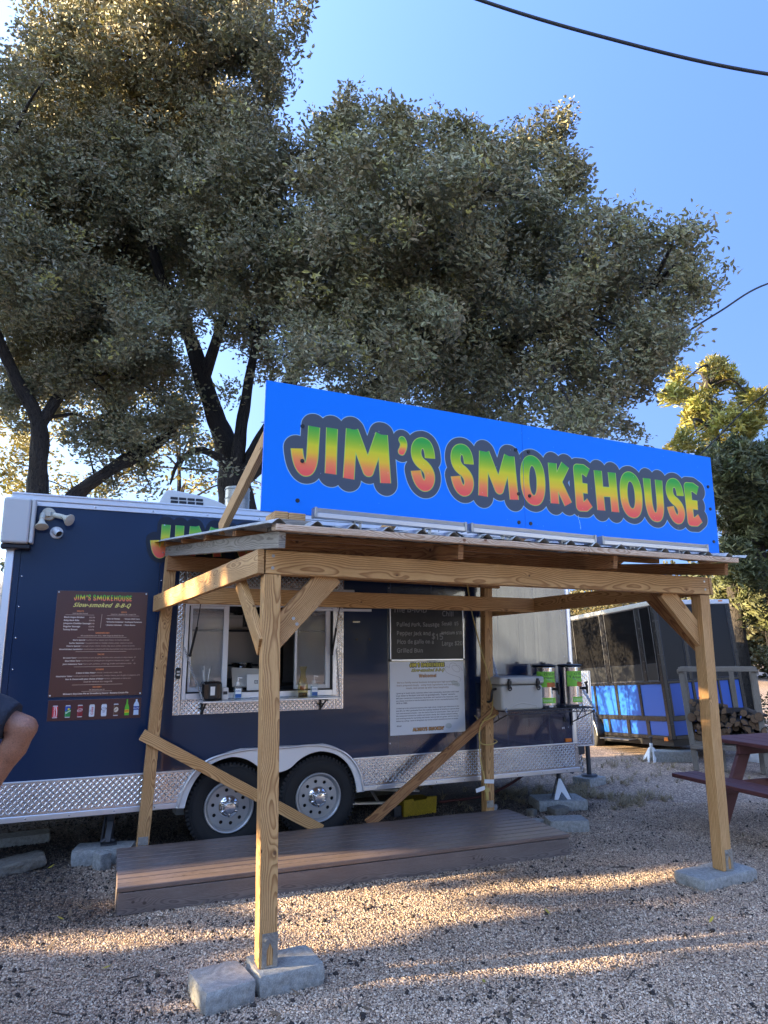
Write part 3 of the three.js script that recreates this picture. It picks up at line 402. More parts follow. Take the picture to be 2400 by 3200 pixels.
  const drinks = canvas(1200, 260, (c) => {
    c.fillStyle = 'rgb(72,36,34)'; c.fillRect(0, 0, 1200, 260);
    const can = (x, body, draw) => { c.fillStyle = 'rgb(200,202,206)'; c.beginPath(); c.moveTo(x - 26, 66); c.lineTo(x + 26, 66); c.lineTo(x + 35, 84); c.lineTo(x + 35, 212); c.lineTo(x + 27, 224); c.lineTo(x - 27, 224); c.lineTo(x - 35, 212); c.lineTo(x - 35, 84); c.closePath(); c.fill(); c.fillStyle = body; c.fillRect(x - 35, 80, 70, 134); c.save(); c.translate(x, 148); draw(); c.restore(); c.fillStyle = 'rgba(255,255,255,0.25)'; c.fillRect(x - 27, 82, 7, 130); };
    const tx = (s, size, col, rot = 0, st = 'bold', y = 0) => { c.save(); c.rotate(rot); c.fillStyle = col; c.font = `${st} ${size}px sans-serif`; c.textAlign = 'center'; c.textBaseline = 'middle'; c.fillText(s, 0, y); c.restore(); };
    can(92, 'rgb(196,22,34)', () => { c.fillStyle = '#eee'; c.beginPath(); c.moveTo(14, -66); c.quadraticCurveTo(34, 0, 20, 66); c.lineTo(12, 66); c.quadraticCurveTo(24, 0, 4, -66); c.fill(); tx('Coca-Cola', 26, '#fff', -Math.PI / 2, 'italic bold', -8); });
    can(250, 'rgb(24,130,60)', () => { c.fillStyle = 'rgb(30,72,160)'; c.beginPath(); c.moveTo(-35, -68); c.lineTo(35, -68); c.lineTo(35, -40); c.lineTo(-35, 0); c.fill(); c.fillStyle = 'rgb(240,220,40)'; c.beginPath(); c.arc(10, -34, 12, 0, 7); c.fill(); tx('Sprite', 25, '#fff', -0.5, 'italic bold', 4); });
    can(404, 'rgb(128,18,30)', () => { c.strokeStyle = '#fff'; c.lineWidth = 3; c.beginPath(); c.ellipse(0, -14, 31, 20, -0.3, 0, 7); c.stroke(); tx('Dr Pepper', 14, '#fff', -0.3, 'italic bold', -14); });
    can(556, 'rgb(204,208,214)', () => { tx('Coke', 42, 'rgb(180,20,34)', -Math.PI / 2, 'bold', 4); tx('diet', 20, '#222', -Math.PI / 2, 'italic', -24); });
    can(712, 'rgb(208,214,222)', () => { c.strokeStyle = 'rgb(60,20,60)'; c.lineWidth = 4; c.beginPath(); c.ellipse(0, -20, 31, 22, -0.2, 0, 7); c.stroke(); tx('Dr Pepper', 14, 'rgb(60,20,60)', -0.2, 'italic bold', -20); tx('DIET', 16, 'rgb(60,20,60)', 0, 'bold', 20); });
    can(868, 'rgb(86,50,32)', () => { c.fillStyle = 'rgb(214,200,180)'; c.beginPath(); c.ellipse(4, -4, 28, 34, 0.4, 0, 7); c.fill(); tx('A&W', 22, 'rgb(86,50,32)', -0.5, 'bold', -4); });
    c.fillStyle = 'rgb(96,186,40)'; c.beginPath(); c.moveTo(1004, 14); c.lineTo(1022, 14); c.lineTo(1024, 70); c.quadraticCurveTo(1044, 110, 1044, 140); c.lineTo(1044, 222); c.lineTo(984, 222); c.lineTo(984, 140); c.quadraticCurveTo(984, 110, 1002, 70); c.fill(); c.fillStyle = 'rgb(230,200,30)'; c.fillRect(984, 148, 60, 40); c.fillStyle = 'rgb(190,30,30)'; c.fillRect(988, 160, 52, 14);
    c.fillStyle = 'rgb(206,222,238)'; c.beginPath(); c.moveTo(1128, 40); c.lineTo(1148, 40); c.quadraticCurveTo(1176, 70, 1174, 110); c.lineTo(1170, 160); c.lineTo(1174, 222); c.lineTo(1102, 222); c.lineTo(1106, 160); c.lineTo(1102, 110); c.quadraticCurveTo(1100, 70, 1128, 40); c.fill(); c.fillStyle = '#dfe8f2'; c.fillRect(1127, 16, 22, 26); c.fillStyle = 'rgb(30,64,150)'; c.fillRect(1102, 108, 72, 48); c.fillStyle = '#fff'; c.font = 'italic bold 18px sans-serif'; c.textAlign = 'center'; c.fillText('Aquafina', 1138, 138);
  });
  sheetSign('drinks_panel', 'narrow brown drinks sticker showing cans and bottles below the menu board', 'sign', -0.265, 0.42, 1.074, 1.23, ZW + 0.001, drinks, 0.3, 0.001);
  const wel = canvas(1000, 848, (c) => {
    c.fillStyle = 'rgb(226,231,236)'; c.fillRect(0, 0, 1000, 848); c.textAlign = 'center';
    const out = (s, x, y, font, fill, st, lw) => { c.font = font; c.lineJoin = 'round'; c.strokeStyle = st; c.lineWidth = lw; c.strokeText(s, x, y); c.fillStyle = fill; c.fillText(s, x, y); };
    c.save(); c.translate(260, 8); const L = SIGN.map(([ch, a, b2]) => [ch, (a - 0.153) * 0.15, (b2 - 0.153) * 0.15, ch === "'" ? 0.034 : 0.006, 0.054, 0.013]); c.lineCap = 'round'; c.strokeStyle = 'rgb(40,44,10)'; brush(c, L, 0.024, 1000, 0.06); c.lineCap = 'butt'; c.strokeStyle = 'rgb(214,200,60)'; brush(c, L, 0.012, 1000, 0.06); c.restore();
    c.save(); c.transform(1, 0, -0.2, 1, 24, 0); out('Slow-smoked B-B-Q', 500, 118, 'italic bold 46px serif', 'rgb(206,196,90)', 'rgb(70,70,24)', 5); c.restore();
    out('Welcome!', 500, 186, 'bold 50px sans-serif', 'rgb(214,150,84)', 'rgb(70,50,34)', 5);
    c.fillStyle = 'rgb(150,138,130)'; c.font = 'bold 27px sans-serif'; ['We’re a family-owned business bringing back high-quality food', 'that’s prepared simply – using fresh ingredients and top-quality', 'meats. And served up with Texas hospitality.'].forEach((s, i) => c.fillText(s, 500, 254 + i * 33));
    c.textAlign = 'left'; c.fillStyle = 'rgb(52,58,78)'; c.font = 'bold 24px sans-serif';
    ['I grew up in South Austin. Summers when I was a young boy, my brother and I used', 'to go down to Rockport and visit my grandparents. “Papaw” owned a', 'BBQ place named Jim’s Smokehouse. My brother and I worked in the restaurant, and I', 'was always interested in how he smoked the meats. He ran a successful business from', '1970 to 1985.', '', 'I ended up in the restaurant business after high school. I helped open Mezzaluna in the', 'late 80’s. In 1992 I graduated from the Culinary Institute of America in upstate New', 'York and returned to Austin. I was the chef at Siena for several years. Then I got out of', 'the restaurant business for a while and raised a family. But I always enjoyed cooking', 'and smoking meats for my family and friends. Now my kids are grown, and it’s time to', 'follow my calling. I want to bring back my version of Jim’s Smokehouse here in Austin.', '', '–Brad'].forEach((s, i) => { let f = 24; c.font = `bold ${f}px sans-serif`; while (c.measureText(s).width > 850) c.font = `bold ${--f}px sans-serif`; c.fillText(s, 78, 376 + i * 29); });
    c.textAlign = 'center'; out('ALWAYS SMOKIN’', 500, 810, 'bold 50px sans-serif', 'rgb(214,150,70)', 'rgb(50,36,30)', 8);
    c.strokeStyle = 'rgb(150,152,160)'; c.lineWidth = 3; c.beginPath(); c.moveTo(940, 250); c.bezierCurveTo(1000, 180, 860, 190, 770, 140); c.bezierCurveTo(700, 90, 760, 40, 800, 80); c.bezierCurveTo(790, 0, 890, 10, 900, 50); c.bezierCurveTo(950, 40, 960, 90, 985, 120); c.stroke(); c.beginPath(); c.ellipse(890, 90, 60, 34, 0.5, 0, 7); c.stroke();
    c.fillStyle = 'rgba(150,165,160,0.45)'; c.beginPath(); c.ellipse(880, 270, 66, 30, 0.4, 0, 7); c.fill(); c.beginPath(); c.ellipse(770, 770, 44, 32, 0, 0, 7); c.fill();
  });
  sheetSign('welcome_poster', 'white welcome poster with printed story, hung under the chalkboard', 'poster', 2.63, 3.43, 0.818, 1.488, ZW + 0.002, wel, 0.5);
  const chalk = canvas(900, 680, (c) => {
    c.fillStyle = 'rgb(34,34,36)'; c.fillRect(0, 0, 900, 680); const r = prng(5);
    for (let i = 0; i < 60; i++) { c.strokeStyle = `rgba(120,122,126,${0.02 + r() * 0.03})`; c.lineWidth = 20 + r() * 60; c.beginPath(); const x = r() * 900, y = r() * 680; c.moveTo(x, y); c.lineTo(x + (r() - 0.5) * 300, y + (r() - 0.5) * 160); c.stroke(); }
    const hand = (s, x, y, size) => { let q = x; for (const ch of s) { c.save(); c.translate(q, y + (r() - 0.5) * 6); c.rotate((r() - 0.5) * 0.16); c.font = `${size * (0.92 + r() * 0.16)}px sans-serif`; c.strokeStyle = 'rgba(198,198,196,0.8)'; c.lineWidth = 1.6; c.strokeText(ch, 0, 0); c.fillStyle = 'rgba(190,190,188,0.4)'; c.fillText(ch, 0, 0); q += c.measureText(ch).width * 1.04; c.restore(); } };
    hand('The B-RAD', 30, 180, 84); hand('Pulled Pork, Sausage', 70, 330, 56); hand('Pepper Jack and', 70, 425, 56); hand('Pico de gallo on a', 70, 515, 56); hand('Grilled Bun', 70, 610, 60); hand('$15', 500, 470, 92); hand('Brisket', 630, 120, 76); hand('Chili', 640, 215, 74); hand('Small  $5', 630, 318, 54); hand('Medium $10', 625, 415, 46); hand('Large $20', 625, 535, 58);
  });
  sheetSign('chalkboard', 'black chalkboard with handwritten specials in an aluminium frame on the blue trailer', 'chalkboard', 2.642, 3.425, 1.512, 2.12, ZW + 0.006, chalk, 0.75, 0.006, (s) => {
    part('frame', merge([box(2.63, 2.642, 1.512, 2.12, ZW + 0.004, ZW + 0.02), box(3.425, 3.437, 1.512, 2.12, ZW + 0.004, ZW + 0.02), box(2.642, 3.425, 1.498, 1.512, ZW + 0.004, ZW + 0.02), box(2.642, 3.425, 2.12, 2.134, ZW + 0.004, ZW + 0.02)]), M.alu, s); for (const x of [2.626, 3.421]) part('corner_cap', box(x, x + 0.02, 1.494, 1.514, ZW + 0.003, ZW + 0.023), M.black, s);
  });
}
// ------------------------------------------------------------------ things on the serving shelf and in the window
{
  const Y = 1.199, lat = (pts, x, y, z, n = 24) => new THREE.LatheGeometry(pts.map((q) => new THREE.Vector2(...q)), n).translate(x, y, z);
  const n = thing('napkin_dispenser', 'black napkin dispenser at the left end of the serving shelf', 'napkin dispenser', [0.955, Y, ZW + 0.15]);
  part('casing', box(0.872, 1.035, Y, Y + 0.155, ZW + 0.07, ZW + 0.21, 0.022), M.blackGloss, n); part('face_plate', box(0.925, 0.99, Y + 0.02, Y + 0.14, ZW + 0.208, ZW + 0.213, 0.003), M.black, n); part('napkin', box(0.938, 0.975, Y + 0.045, Y + 0.115, ZW + 0.2125, ZW + 0.217, 0.002), M.white, n);
  const cup = thing('straw_cup', 'clear cup of wrapped straws behind the black napkin dispenser', 'cup', [0.93, Y, ZW + 0.035]);
  part('cup', lat([[0.028, 0], [0.04, 0.16], [0.042, 0.16], [0.04, 0.159]], 0.93, Y, ZW + 0.055), M.clear, cup); for (let i = 0; i < 6; i++) part('straw', rod(V(0.93 + (R() - 0.5) * 0.03, Y + 0.02, ZW + 0.055), V(0.93 + (R() - 0.5) * 0.12, Y + 0.24 + R() * 0.04, ZW + 0.055 + (R() - 0.5) * 0.04), 0.004, 6), i % 2 ? M.clear : M.white, cup);
  const sanT = canvas(128, 160, (c) => { c.fillStyle = 'rgb(232,240,246)'; c.fillRect(0, 0, 128, 160); c.fillStyle = 'rgb(34,96,170)'; c.fillRect(0, 96, 128, 64); c.font = 'italic bold 34px sans-serif'; c.textAlign = 'center'; c.fillText('PURELL', 64, 56); });
  for (const [x, z, lab] of [[1.175, ZW + 0.15, 'clear hand sanitizer pump bottle beside the napkin dispenser'], [1.83, ZW + 0.19, 'hand sanitizer pump bottle with white pump beside the glass carafe']]) {
    const s = thing('sanitizer_bottle', lab, 'bottle', [x, Y, z]);
    part('bottle', box(x - 0.036, x + 0.036, Y, Y + 0.12, z - 0.022, z + 0.022, 0.014), M.clear, s); part('label', new THREE.PlaneGeometry(0.05, 0.075).translate(x, Y + 0.055, z + 0.0235), new THREE.MeshStandardMaterial({ map: sanT, roughness: 0.4 }), s); part('gel', box(x - 0.031, x + 0.031, Y + 0.004, Y + 0.1, z - 0.017, z + 0.017, 0.01), new THREE.MeshPhysicalMaterial({ color: new THREE.Color().setRGB(0.75, 0.88, 0.95), transmission: 0.85, thickness: 0, roughness: 0.2 }), s);
    part('pump', merge([rod(V(x, Y + 0.118, z), V(x, Y + 0.145, z), 0.014, 14), rod(V(x, Y + 0.14, z), V(x, Y + 0.18, z), 0.005, 10), rod(V(x - 0.006, Y + 0.182, z), V(x + 0.034, Y + 0.176, z), 0.007, 10)]), M.white, s);
  }
  const ca = thing('glass_carafe', 'glass carafe tip jar with coins on the serving shelf', 'carafe', [1.735, Y, ZW + 0.17]);
  part('glass_body', lat([[0.001, 0.0], [0.044, 0.0], [0.046, 0.06], [0.044, 0.12], [0.024, 0.19], [0.022, 0.215], [0.036, 0.265], [0.033, 0.265], [0.02, 0.215], [0.022, 0.19], [0.041, 0.12], [0.043, 0.06], [0.041, 0.006], [0.001, 0.006]], 1.735, Y, ZW + 0.17), new THREE.MeshPhysicalMaterial({ color: new THREE.Color().setRGB(0.95, 0.9, 0.72), transmission: 1, thickness: 0, roughness: 0.04 }), ca); part('dark_syrup', new THREE.CylinderGeometry(0.039, 0.039, 0.035, 20).translate(1.735, Y + 0.025, ZW + 0.17), std(0.03, 0.015, 0.01, 0.3), ca); part('paper_money', new THREE.IcosahedronGeometry(0.03, 1).scale(1, 0.7, 1).translate(1.735, Y + 0.085, ZW + 0.17), std(0.5, 0.2, 0.16, 0.7), ca);
  const pos = thing('point_of_sale_tablet', 'white payment tablet stand with a square mark, behind the serving shelf', 'tablet', [1.33, 1.252, ZW - 0.1]);
  part('stand', merge([new THREE.BoxGeometry(0.19, 0.145, 0.014).rotateX(-0.25).translate(1.385, 1.325, ZW - 0.055)]), M.white, pos); const mk = canvas(64, 64, (c) => { c.fillStyle = 'rgb(226,226,224)'; c.fillRect(0, 0, 64, 64); c.strokeStyle = '#222'; c.lineWidth = 8; c.strokeRect(10, 10, 44, 44); c.fillStyle = '#222'; c.fillRect(25, 25, 14, 14); });
  part('square_mark', new THREE.PlaneGeometry(0.036, 0.036).rotateX(-0.25).translate(1.372, 1.332, ZW - 0.0475), new THREE.MeshStandardMaterial({ map: mk, roughness: 0.5 }), pos); part('screen', new THREE.BoxGeometry(0.31, 0.012, 0.2).rotateX(0.9).rotateZ(-0.06).translate(1.33, 1.365, ZW - 0.14), M.offWhite, pos); part('cable_foot', rod(V(1.27, 1.255, ZW - 0.05), V(1.25, 1.29, ZW - 0.06), 0.01), M.black, pos);
  const cr = thing('card_reader', 'small grey card reader between napkin dispenser and sanitizer', 'card reader', [1.075, Y, ZW + 0.12]); part('case', box(1.045, 1.10, Y, Y + 0.10, ZW + 0.06, ZW + 0.14, 0.006), M.aluWhite, cr); part('slot', box(1.055, 1.09, Y + 0.045, Y + 0.07, ZW + 0.138, ZW + 0.143, 0.002), M.darkSteel, cr);
  const pt = thing('cooking_pot', 'steel steam table pot on the counter inside the serving window', 'pot', [1.42, 1.30, -7.05]); part('body', lat([[0.001, 0], [0.10, 0], [0.105, 0.15], [0.115, 0.155], [0.1, 0.15], [0.095, 0.01], [0.001, 0.01]], 1.42, 1.33, -7.0), M.steel, pt); for (const [a, b] of [[1.28, 1.32], [1.52, 1.58]]) part('handle', rod(V(a, 1.46, -7.0), V(b, 1.46, -7.0), 0.01), M.black, pt); part('burner', box(1.25, 1.6, 1.136, 1.328, -7.2, -6.85), M.black, pt);
}
// ------------------------------------------------------------------ wire shelf with cooler and tea urns
{
  const x0 = 3.67, x1 = 4.70, y = 1.022, z0 = ZW + 0.015, z1 = -5.70;
  const s = thing('wire_shelf', 'black wire shelf hung on chains at the right end of the blue trailer', 'shelf', [4.18, y, z0]);
  const w = []; for (let x = x0; x <= x1; x += 0.026) w.push(rod(V(x, y, z0), V(x, y, z1), 0.0025, 5)); stuffPart(part('wire', merge(w), M.darkSteel, s));
  const zig = []; for (let x = x0; x < x1 - 0.03; x += 0.05) zig.push(rod(V(x, y + 0.002, z1), V(x + 0.025, y - 0.026, z1), 0.0028, 5), rod(V(x + 0.025, y - 0.026, z1), V(x + 0.05, y + 0.002, z1), 0.0028, 5));
  part('front_rail', merge([rod(V(x0, y + 0.003, z1), V(x1, y + 0.003, z1), 0.005), rod(V(x0, y - 0.028, z1), V(x1, y - 0.028, z1), 0.005), ...zig]), M.darkSteel, s);
  part('back_rail', merge([rod(V(x0, y + 0.003, z0), V(x1, y + 0.003, z0), 0.005), rod(V(x0, y - 0.028, z0), V(x1, y - 0.028, z0), 0.005)]), M.darkSteel, s);
  for (const x of [x0, x1]) part('bracket', merge([rod(V(x, y, z0), V(x, y, z1), 0.006), rod(V(x, y - 0.17, z0), V(x, y - 0.03, z1), 0.006), rod(V(x, y - 0.2, z0), V(x, y, z0), 0.009), rod(V(x, y, z0 + 0.09), V(x, y - 0.13, z0 + 0.09), 0.005), rod(V(x, y - 0.13, z0 + 0.09), V(x, y, z0 + 0.2), 0.005), rod(V(x, y, z0 + 0.2), V(x, y - 0.075, z0 + 0.22), 0.005)]), M.darkSteel, s);
  part('chain', chainG(V(3.748, 1.54, ZW + 0.02), V(3.667, y, z1), 0.006, 34, 0.0062), M.steel, s); part('chain', chainG(V(4.70, 1.40, ZW + 0.03), V(4.70, y, z1), 0.006, 28, 0.0062), M.steel, s); part('loose_chain', chainG(V(4.70, y - 0.01, z1), V(4.72, y - 0.2, z1), 0, 14, 0.0035), M.steel, s);
  const c = thing('cool_box', 'pale grey hard cooler with two black latches on the wire shelf', 'cooler', [3.86, y + 0.006, -5.88]); const cy = y + 0.006, cb = std(0.5, 0.49, 0.44, 0.55);
  part('body', box(3.625, 4.105, cy, cy + 0.235, -6.03, -5.715, 0.025), cb, c); part('lid', box(3.61, 4.12, cy + 0.239, cy + 0.312, -6.04, -5.705, 0.022), cb, c); part('lid_panel', box(3.74, 3.99, cy + 0.262, cy + 0.288, -5.709, -5.700, 0.008), cb, c); part('gasket', box(3.63, 4.10, cy + 0.234, cy + 0.24, -6.03, -5.72), M.black, c);
  part('ridge', merge([rod(V(3.73, cy + 0.035, -5.716), V(3.85, cy + 0.07, -5.716), 0.005), rod(V(3.85, cy + 0.07, -5.716), V(4.02, cy + 0.04, -5.716), 0.005), rod(V(4.02, cy + 0.04, -5.716), V(4.025, cy + 0.01, -5.716), 0.005)]), cb, c);
  for (const x of [3.71, 4.035]) part('latch', merge([box(x - 0.012, x + 0.012, cy + 0.2, cy + 0.295, -5.712, -5.69, 0.005), box(x - 0.018, x + 0.02, cy + 0.245, cy + 0.275, -5.71, -5.684, 0.006), new THREE.TorusGeometry(0.018, 0.006, 6, 14).translate(x, cy + 0.205, -5.69)]), M.black, c);
  part('handle', merge([tube([V(3.625, cy + 0.2, -5.80), V(3.585, cy + 0.19, -5.80), V(3.575, cy + 0.09, -5.82), V(3.575, cy + 0.09, -5.92), V(3.585, cy + 0.19, -5.95), V(3.625, cy + 0.2, -5.95)], 0.011, 24, 6)]), M.black, c);
  const lab = (a, b) => canvas(256, 512, (q) => { q.clearRect(0, 0, 256, 512); q.fillStyle = 'rgb(140,214,70)'; q.fillRect(0, 60, 256, 190); q.fillRect(60, 380, 196, 66); q.fillStyle = 'rgb(206,112,54)'; q.fillRect(130, 195, 126, 56); q.fillStyle = 'rgb(30,44,24)'; q.textAlign = 'left'; q.font = 'bold 42px serif'; q.fillText('CEYLON', 96, 108); q.font = 'italic bold 40px serif'; q.fillText('Artisan Tea', 62, 150); q.beginPath(); q.moveTo(24, 104); q.lineTo(44, 130); q.lineTo(62, 92); q.lineTo(46, 146); q.closePath(); q.fill(); q.fillStyle = 'rgb(230,240,220)'; q.font = '46px serif'; q.fillText(b, a, 428); });
  for (const [x, name, word, ang] of [[4.215, 'steel tea urn with a green label reading Sweet, next to the cooler', 'Sweet', -1.3], [4.53, 'steel tea urn labelled Unsweet, the right one at the shelf end', 'Unsweet', -0.92]]) {
    const z = -5.84, u = thing('tea_urn', name, 'tea urn', [x, cy, z]); const L = (a, n = 40) => new THREE.LatheGeometry(a.map((q) => new THREE.Vector2(...q)), n).translate(x, cy, z);
    part('body', L([[0.001, 0], [0.112, 0], [0.112, 0.03], [0.1145, 0.034], [0.112, 0.038], [0.112, 0.385], [0.115, 0.39], [0.112, 0.40], [0.001, 0.40]]), M.steel, u); part('lid', L([[0.001, 0.402], [0.123, 0.402], [0.123, 0.412], [0.1, 0.418], [0.001, 0.424]]), M.black, u); part('lid_handle', box(x - 0.02, x + 0.02, cy + 0.42, cy + 0.44, z - 0.01, z + 0.01), M.black, u);
    const lm = new THREE.MeshStandardMaterial({ map: lab(70, word), transparent: true, alphaTest: 0.4, roughness: 0.45 }); lm.map.wrapS = lm.map.wrapT = THREE.ClampToEdgeWrapping;
    part('label', new THREE.CylinderGeometry(0.1134, 0.1134, 0.40, 30, 1, true, ang, 1.75).translate(x, cy + 0.2, z), lm, u);
    const a = ang + 1.6, fx = x + Math.sin(a) * 0.115, fz = z + Math.cos(a) * 0.115, tx = x + Math.sin(a) * 0.165, tz = z + Math.cos(a) * 0.165;
    part('tap', merge([rod(V(fx, cy + 0.185, fz), V(tx, cy + 0.185, tz), 0.014, 12), rod(V(tx, cy + 0.21, tz), V(tx, cy + 0.135, tz), 0.013, 12, 0.009), rod(V(tx, cy + 0.2, tz), V(tx - 0.005, cy + 0.245, tz - 0.01), 0.008, 8, 0.014), rod(V(tx - 0.012, cy + 0.245, tz), V(tx + 0.014, cy + 0.245, tz), 0.007)]), M.black, u);
    part('bail_handle', tube([V(x - 0.09, cy + 0.31, z + 0.075), V(x + 0.0, cy + 0.26, z + 0.12), V(x + 0.09, cy + 0.225, z + 0.085), V(x + 0.118, cy + 0.3, z + 0.01)], 0.0022, 20, 5), M.steel, u);
    part('badge', new THREE.CylinderGeometry(0.1137, 0.1137, 0.018, 12, 1, true, ang + 1.0, 0.4).translate(x, cy + 0.022, z), M.white, u);
  }
}

// ------------------------------------------------------------------ timber canopy
const can = thing('timber_canopy', 'new pine post canopy with corrugated metal roof and diagonal braces before the trailer', 'canopy', [2.3, 0, -4.7]);
{
  const P = (name, a, b, h, t, mat, up, parent = can) => part(name, beamG(a, b, h, t, up), mat, parent);
  const [p0, p1, p2] = M.pine;
  const FLb = V(0.905, 0.098, -3.645), FLt = V(0.874, 2.001, -3.628), FRb = V(4.219, 0.075, -3.865), FRt = V(4.212, 1.99, -3.825), BLb = V(0.478, 0.03, -5.925), BLt = V(0.577, 2.372, -5.925), BRb = V(3.56, 0.03, -5.925), BRt = V(3.632, 2.31, -5.925), ZU = V(0, 0, 1);
  const fl = P('post', FLb, FLt, 0.092, 0.092, p0, ZU), fr = P('post', FRb, FRt, 0.092, 0.092, p1, ZU), bl = P('post', BLb, BLt, 0.089, 0.089, p2, ZU), br = P('post', BRb, BRt, 0.089, 0.089, p0, ZU);
  // galvanised feet: plate with a keyhole, bolt and nail holes
  const foot = (post, x, y, z, w, h, rz = 0, slot = true) => {
    const s = new THREE.Shape(); s.moveTo(-w / 2, 0); s.lineTo(w / 2, 0); s.lineTo(w / 2, h); s.lineTo(-w / 2, h); s.closePath();
    if (slot) { const k = new THREE.Path(); k.moveTo(-w * 0.2, 0.008); k.lineTo(-w * 0.2, h * 0.5); k.lineTo(0, h * 0.72); k.lineTo(w * 0.2, h * 0.5); k.lineTo(w * 0.2, 0.008); k.closePath(); s.holes.push(k); }
    for (const [hx, hy, r] of [[w * 0.3, h * 0.86, 0.007], [-w * 0.4, h * 0.55, 0.003], [w * 0.4, h * 0.55, 0.003], [-w * 0.4, 0.02, 0.003], [w * 0.4, 0.02, 0.003]]) { const q = new THREE.Path(); q.absarc(hx, hy, r, 0, 7); s.holes.push(q); }
    const b = part('foot_plate', new THREE.ExtrudeGeometry(s, { depth: 0.003, bevelEnabled: false, curveSegments: 8 }).rotateZ(rz).translate(x, y, z), M.galv, post);
    part('bolt', merge([new THREE.CylinderGeometry(0.014, 0.014, 0.004, 16).rotateX(Math.PI / 2), new THREE.CylinderGeometry(0.009, 0.009, 0.016, 6).rotateX(Math.PI / 2)].map((g) => g.translate(x - w * 0.22, y + h * 0.8, z + 0.005))), M.galv, b);
    part('base_plate', box(x - w * 0.48, x + w * 0.48, y - 0.006, y + 0.002, z - 0.09, z - 0.002), M.galv, b);
  };
  foot(fl, 0.912, 0.1, -3.597, 0.078, 0.15); foot(fr, 4.235, 0.077, -3.817, 0.07, 0.135); foot(bl, 0.483, 0.15, -5.879, 0.072, 0.06, 0, false); foot(br, 3.562, 0.15, -5.879, 0.07, 0.06, 0, false);
  P('front_beam', V(0.832, 2.068, -3.625), V(4.262, 2.058, -3.822), 0.128, 0.086, p1);
  P('side_beam', V(0.808, 2.068, -3.578), V(0.475, 1.985, -5.96), 0.130, 0.038, p2); P('side_beam', V(4.284, 2.058, -3.778), V(3.70, 1.99, -5.97), 0.130, 0.038, p0);
  P('rear_beam', V(0.59, 2.020, -5.40), V(3.83, 2.005, -5.42), 0.128, 0.038, M.pine[1]); P('rear_top_beam', V(0.54, 2.318, -5.86), V(3.74, 2.26, -5.86), 0.125, 0.038, M.oldPine);
  const scr = (pts) => stuffPart(part('screw_head', merge(pts.map((p) => new THREE.CylinderGeometry(0.009, 0.009, 0.003, 12).rotateX(Math.PI / 2).translate(...p))), M.galv, can));
  scr([[0.875, 2.10, -3.583], [0.873, 2.035, -3.583], [4.215, 2.09, -3.776], [4.218, 2.03, -3.776], [1.0, 1.77, -3.608], [1.02, 1.74, -3.608]]);
  // knee braces
  const brace = (a, b, h, t, mat, up) => { const g = beamG(a, b, h, t, up); return part('knee_brace', g, mat, can); };
  brace(V(0.885, 1.655, -3.655), V(1.235, 2.025, -3.672), 0.135, 0.04, p2, V(0, 1, 0)); brace(V(0.842, 1.62, -3.65), V(0.786, 2.01, -4.03), 0.125, 0.04, p0, V(0, 0, 1));
  brace(V(4.222, 1.655, -3.855), V(3.865, 2.02, -3.838), 0.135, 0.04, p1, V(0, 1, 0)); brace(V(4.20, 1.62, -3.85), V(4.155, 2.02, -4.26), 0.125, 0.04, M.oldPine, V(0, 0, 1));
  // long diagonal braces down to the deck
  P('diagonal_brace', V(0.425, 0.965, -5.862), V(1.90, 0.125, -5.86), 0.086, 0.036, p1); P('diagonal_brace', V(3.655, 1.03, -5.862), V(2.32, 0.125, -5.86), 0.086, 0.036, M.oldPine);
  // rafters, purlins and roof sheets; the roof rises towards the trailer
  const raf = (x, z, mat, xb = x - 0.31) => P('rafter', V(x, 2.152, z), V(xb, 2.152 + 0.105 * (z + 6.02), -6.02), 0.085, 0.038, mat);
  raf(0.862, -3.35, M.grey); raf(1.935, -3.42, M.oldPine); raf(3.11, -3.47, M.oldPine); raf(4.16, -3.52, M.oldPine);
  const yR = (z, d) => 2.152 + 0.0425 + 0.105 * (-3.35 - z) + d;
  for (const [k, dz] of [[0, 0], [1, 0.66], [2, 1.3], [3, 1.95], [4, 2.55]]) { const zl = -3.345 - dz, zr = -3.49 - dz, o = -0.118 * dz; P('purlin', V(0.815 + o, yR(zl, 0.019), zl), V(4.20 + o, yR(zr, 0.004), zr), 0.034, 0.089, k ? M.oldPine : M.paleOld, V(0, 1, 0.105)); }
  const sheet = (u0, u1, lift) => {                                     // ribbed sheet laid front to back
    const prof = [], per = 0.205, rib = 0.028; for (let u = u0; u < u1; u += per) for (const [a, h] of [[0, 0], [0.02, 0.0], [0.045, rib * 0.75], [0.058, rib], [0.072, rib * 0.75], [0.095, 0], [0.15, 0.003]]) if (u + a <= u1) prof.push([u + a, h]);
    const pos = [], uv = [], idx = [], n = prof.length, rows = 9;
    for (let r = 0; r <= rows; r++) { const t = r / rows, dz = -2.78 * t; for (const [u, h] of prof) { const x = 0.775 + u + 0.118 * dz, z0 = -3.306 - u * 0.0427, z = z0 + dz; pos.push(x, 2.152 + 0.0425 + 0.037 + 0.105 * (-3.35 - z) - u * 0.0035 + h + lift, z); uv.push(u, dz); } }
    for (let r = 0; r < rows; r++) for (let i = 0; i < n - 1; i++) { const a = r * n + i; idx.push(a, a + 1, a + n, a + 1, a + n + 1, a + n); }
    const g = new THREE.BufferGeometry(); g.setAttribute('position', new THREE.Float32BufferAttribute(pos, 3)); g.setAttribute('uv', new THREE.Float32BufferAttribute(uv, 2)); g.setIndex(idx); g.computeVertexNormals(); return g;
  };
  const roofM = std(0.72, 0.73, 0.72, 0.5, 0.1, { side: THREE.DoubleSide, map: rep(speckT, 1, 1) });
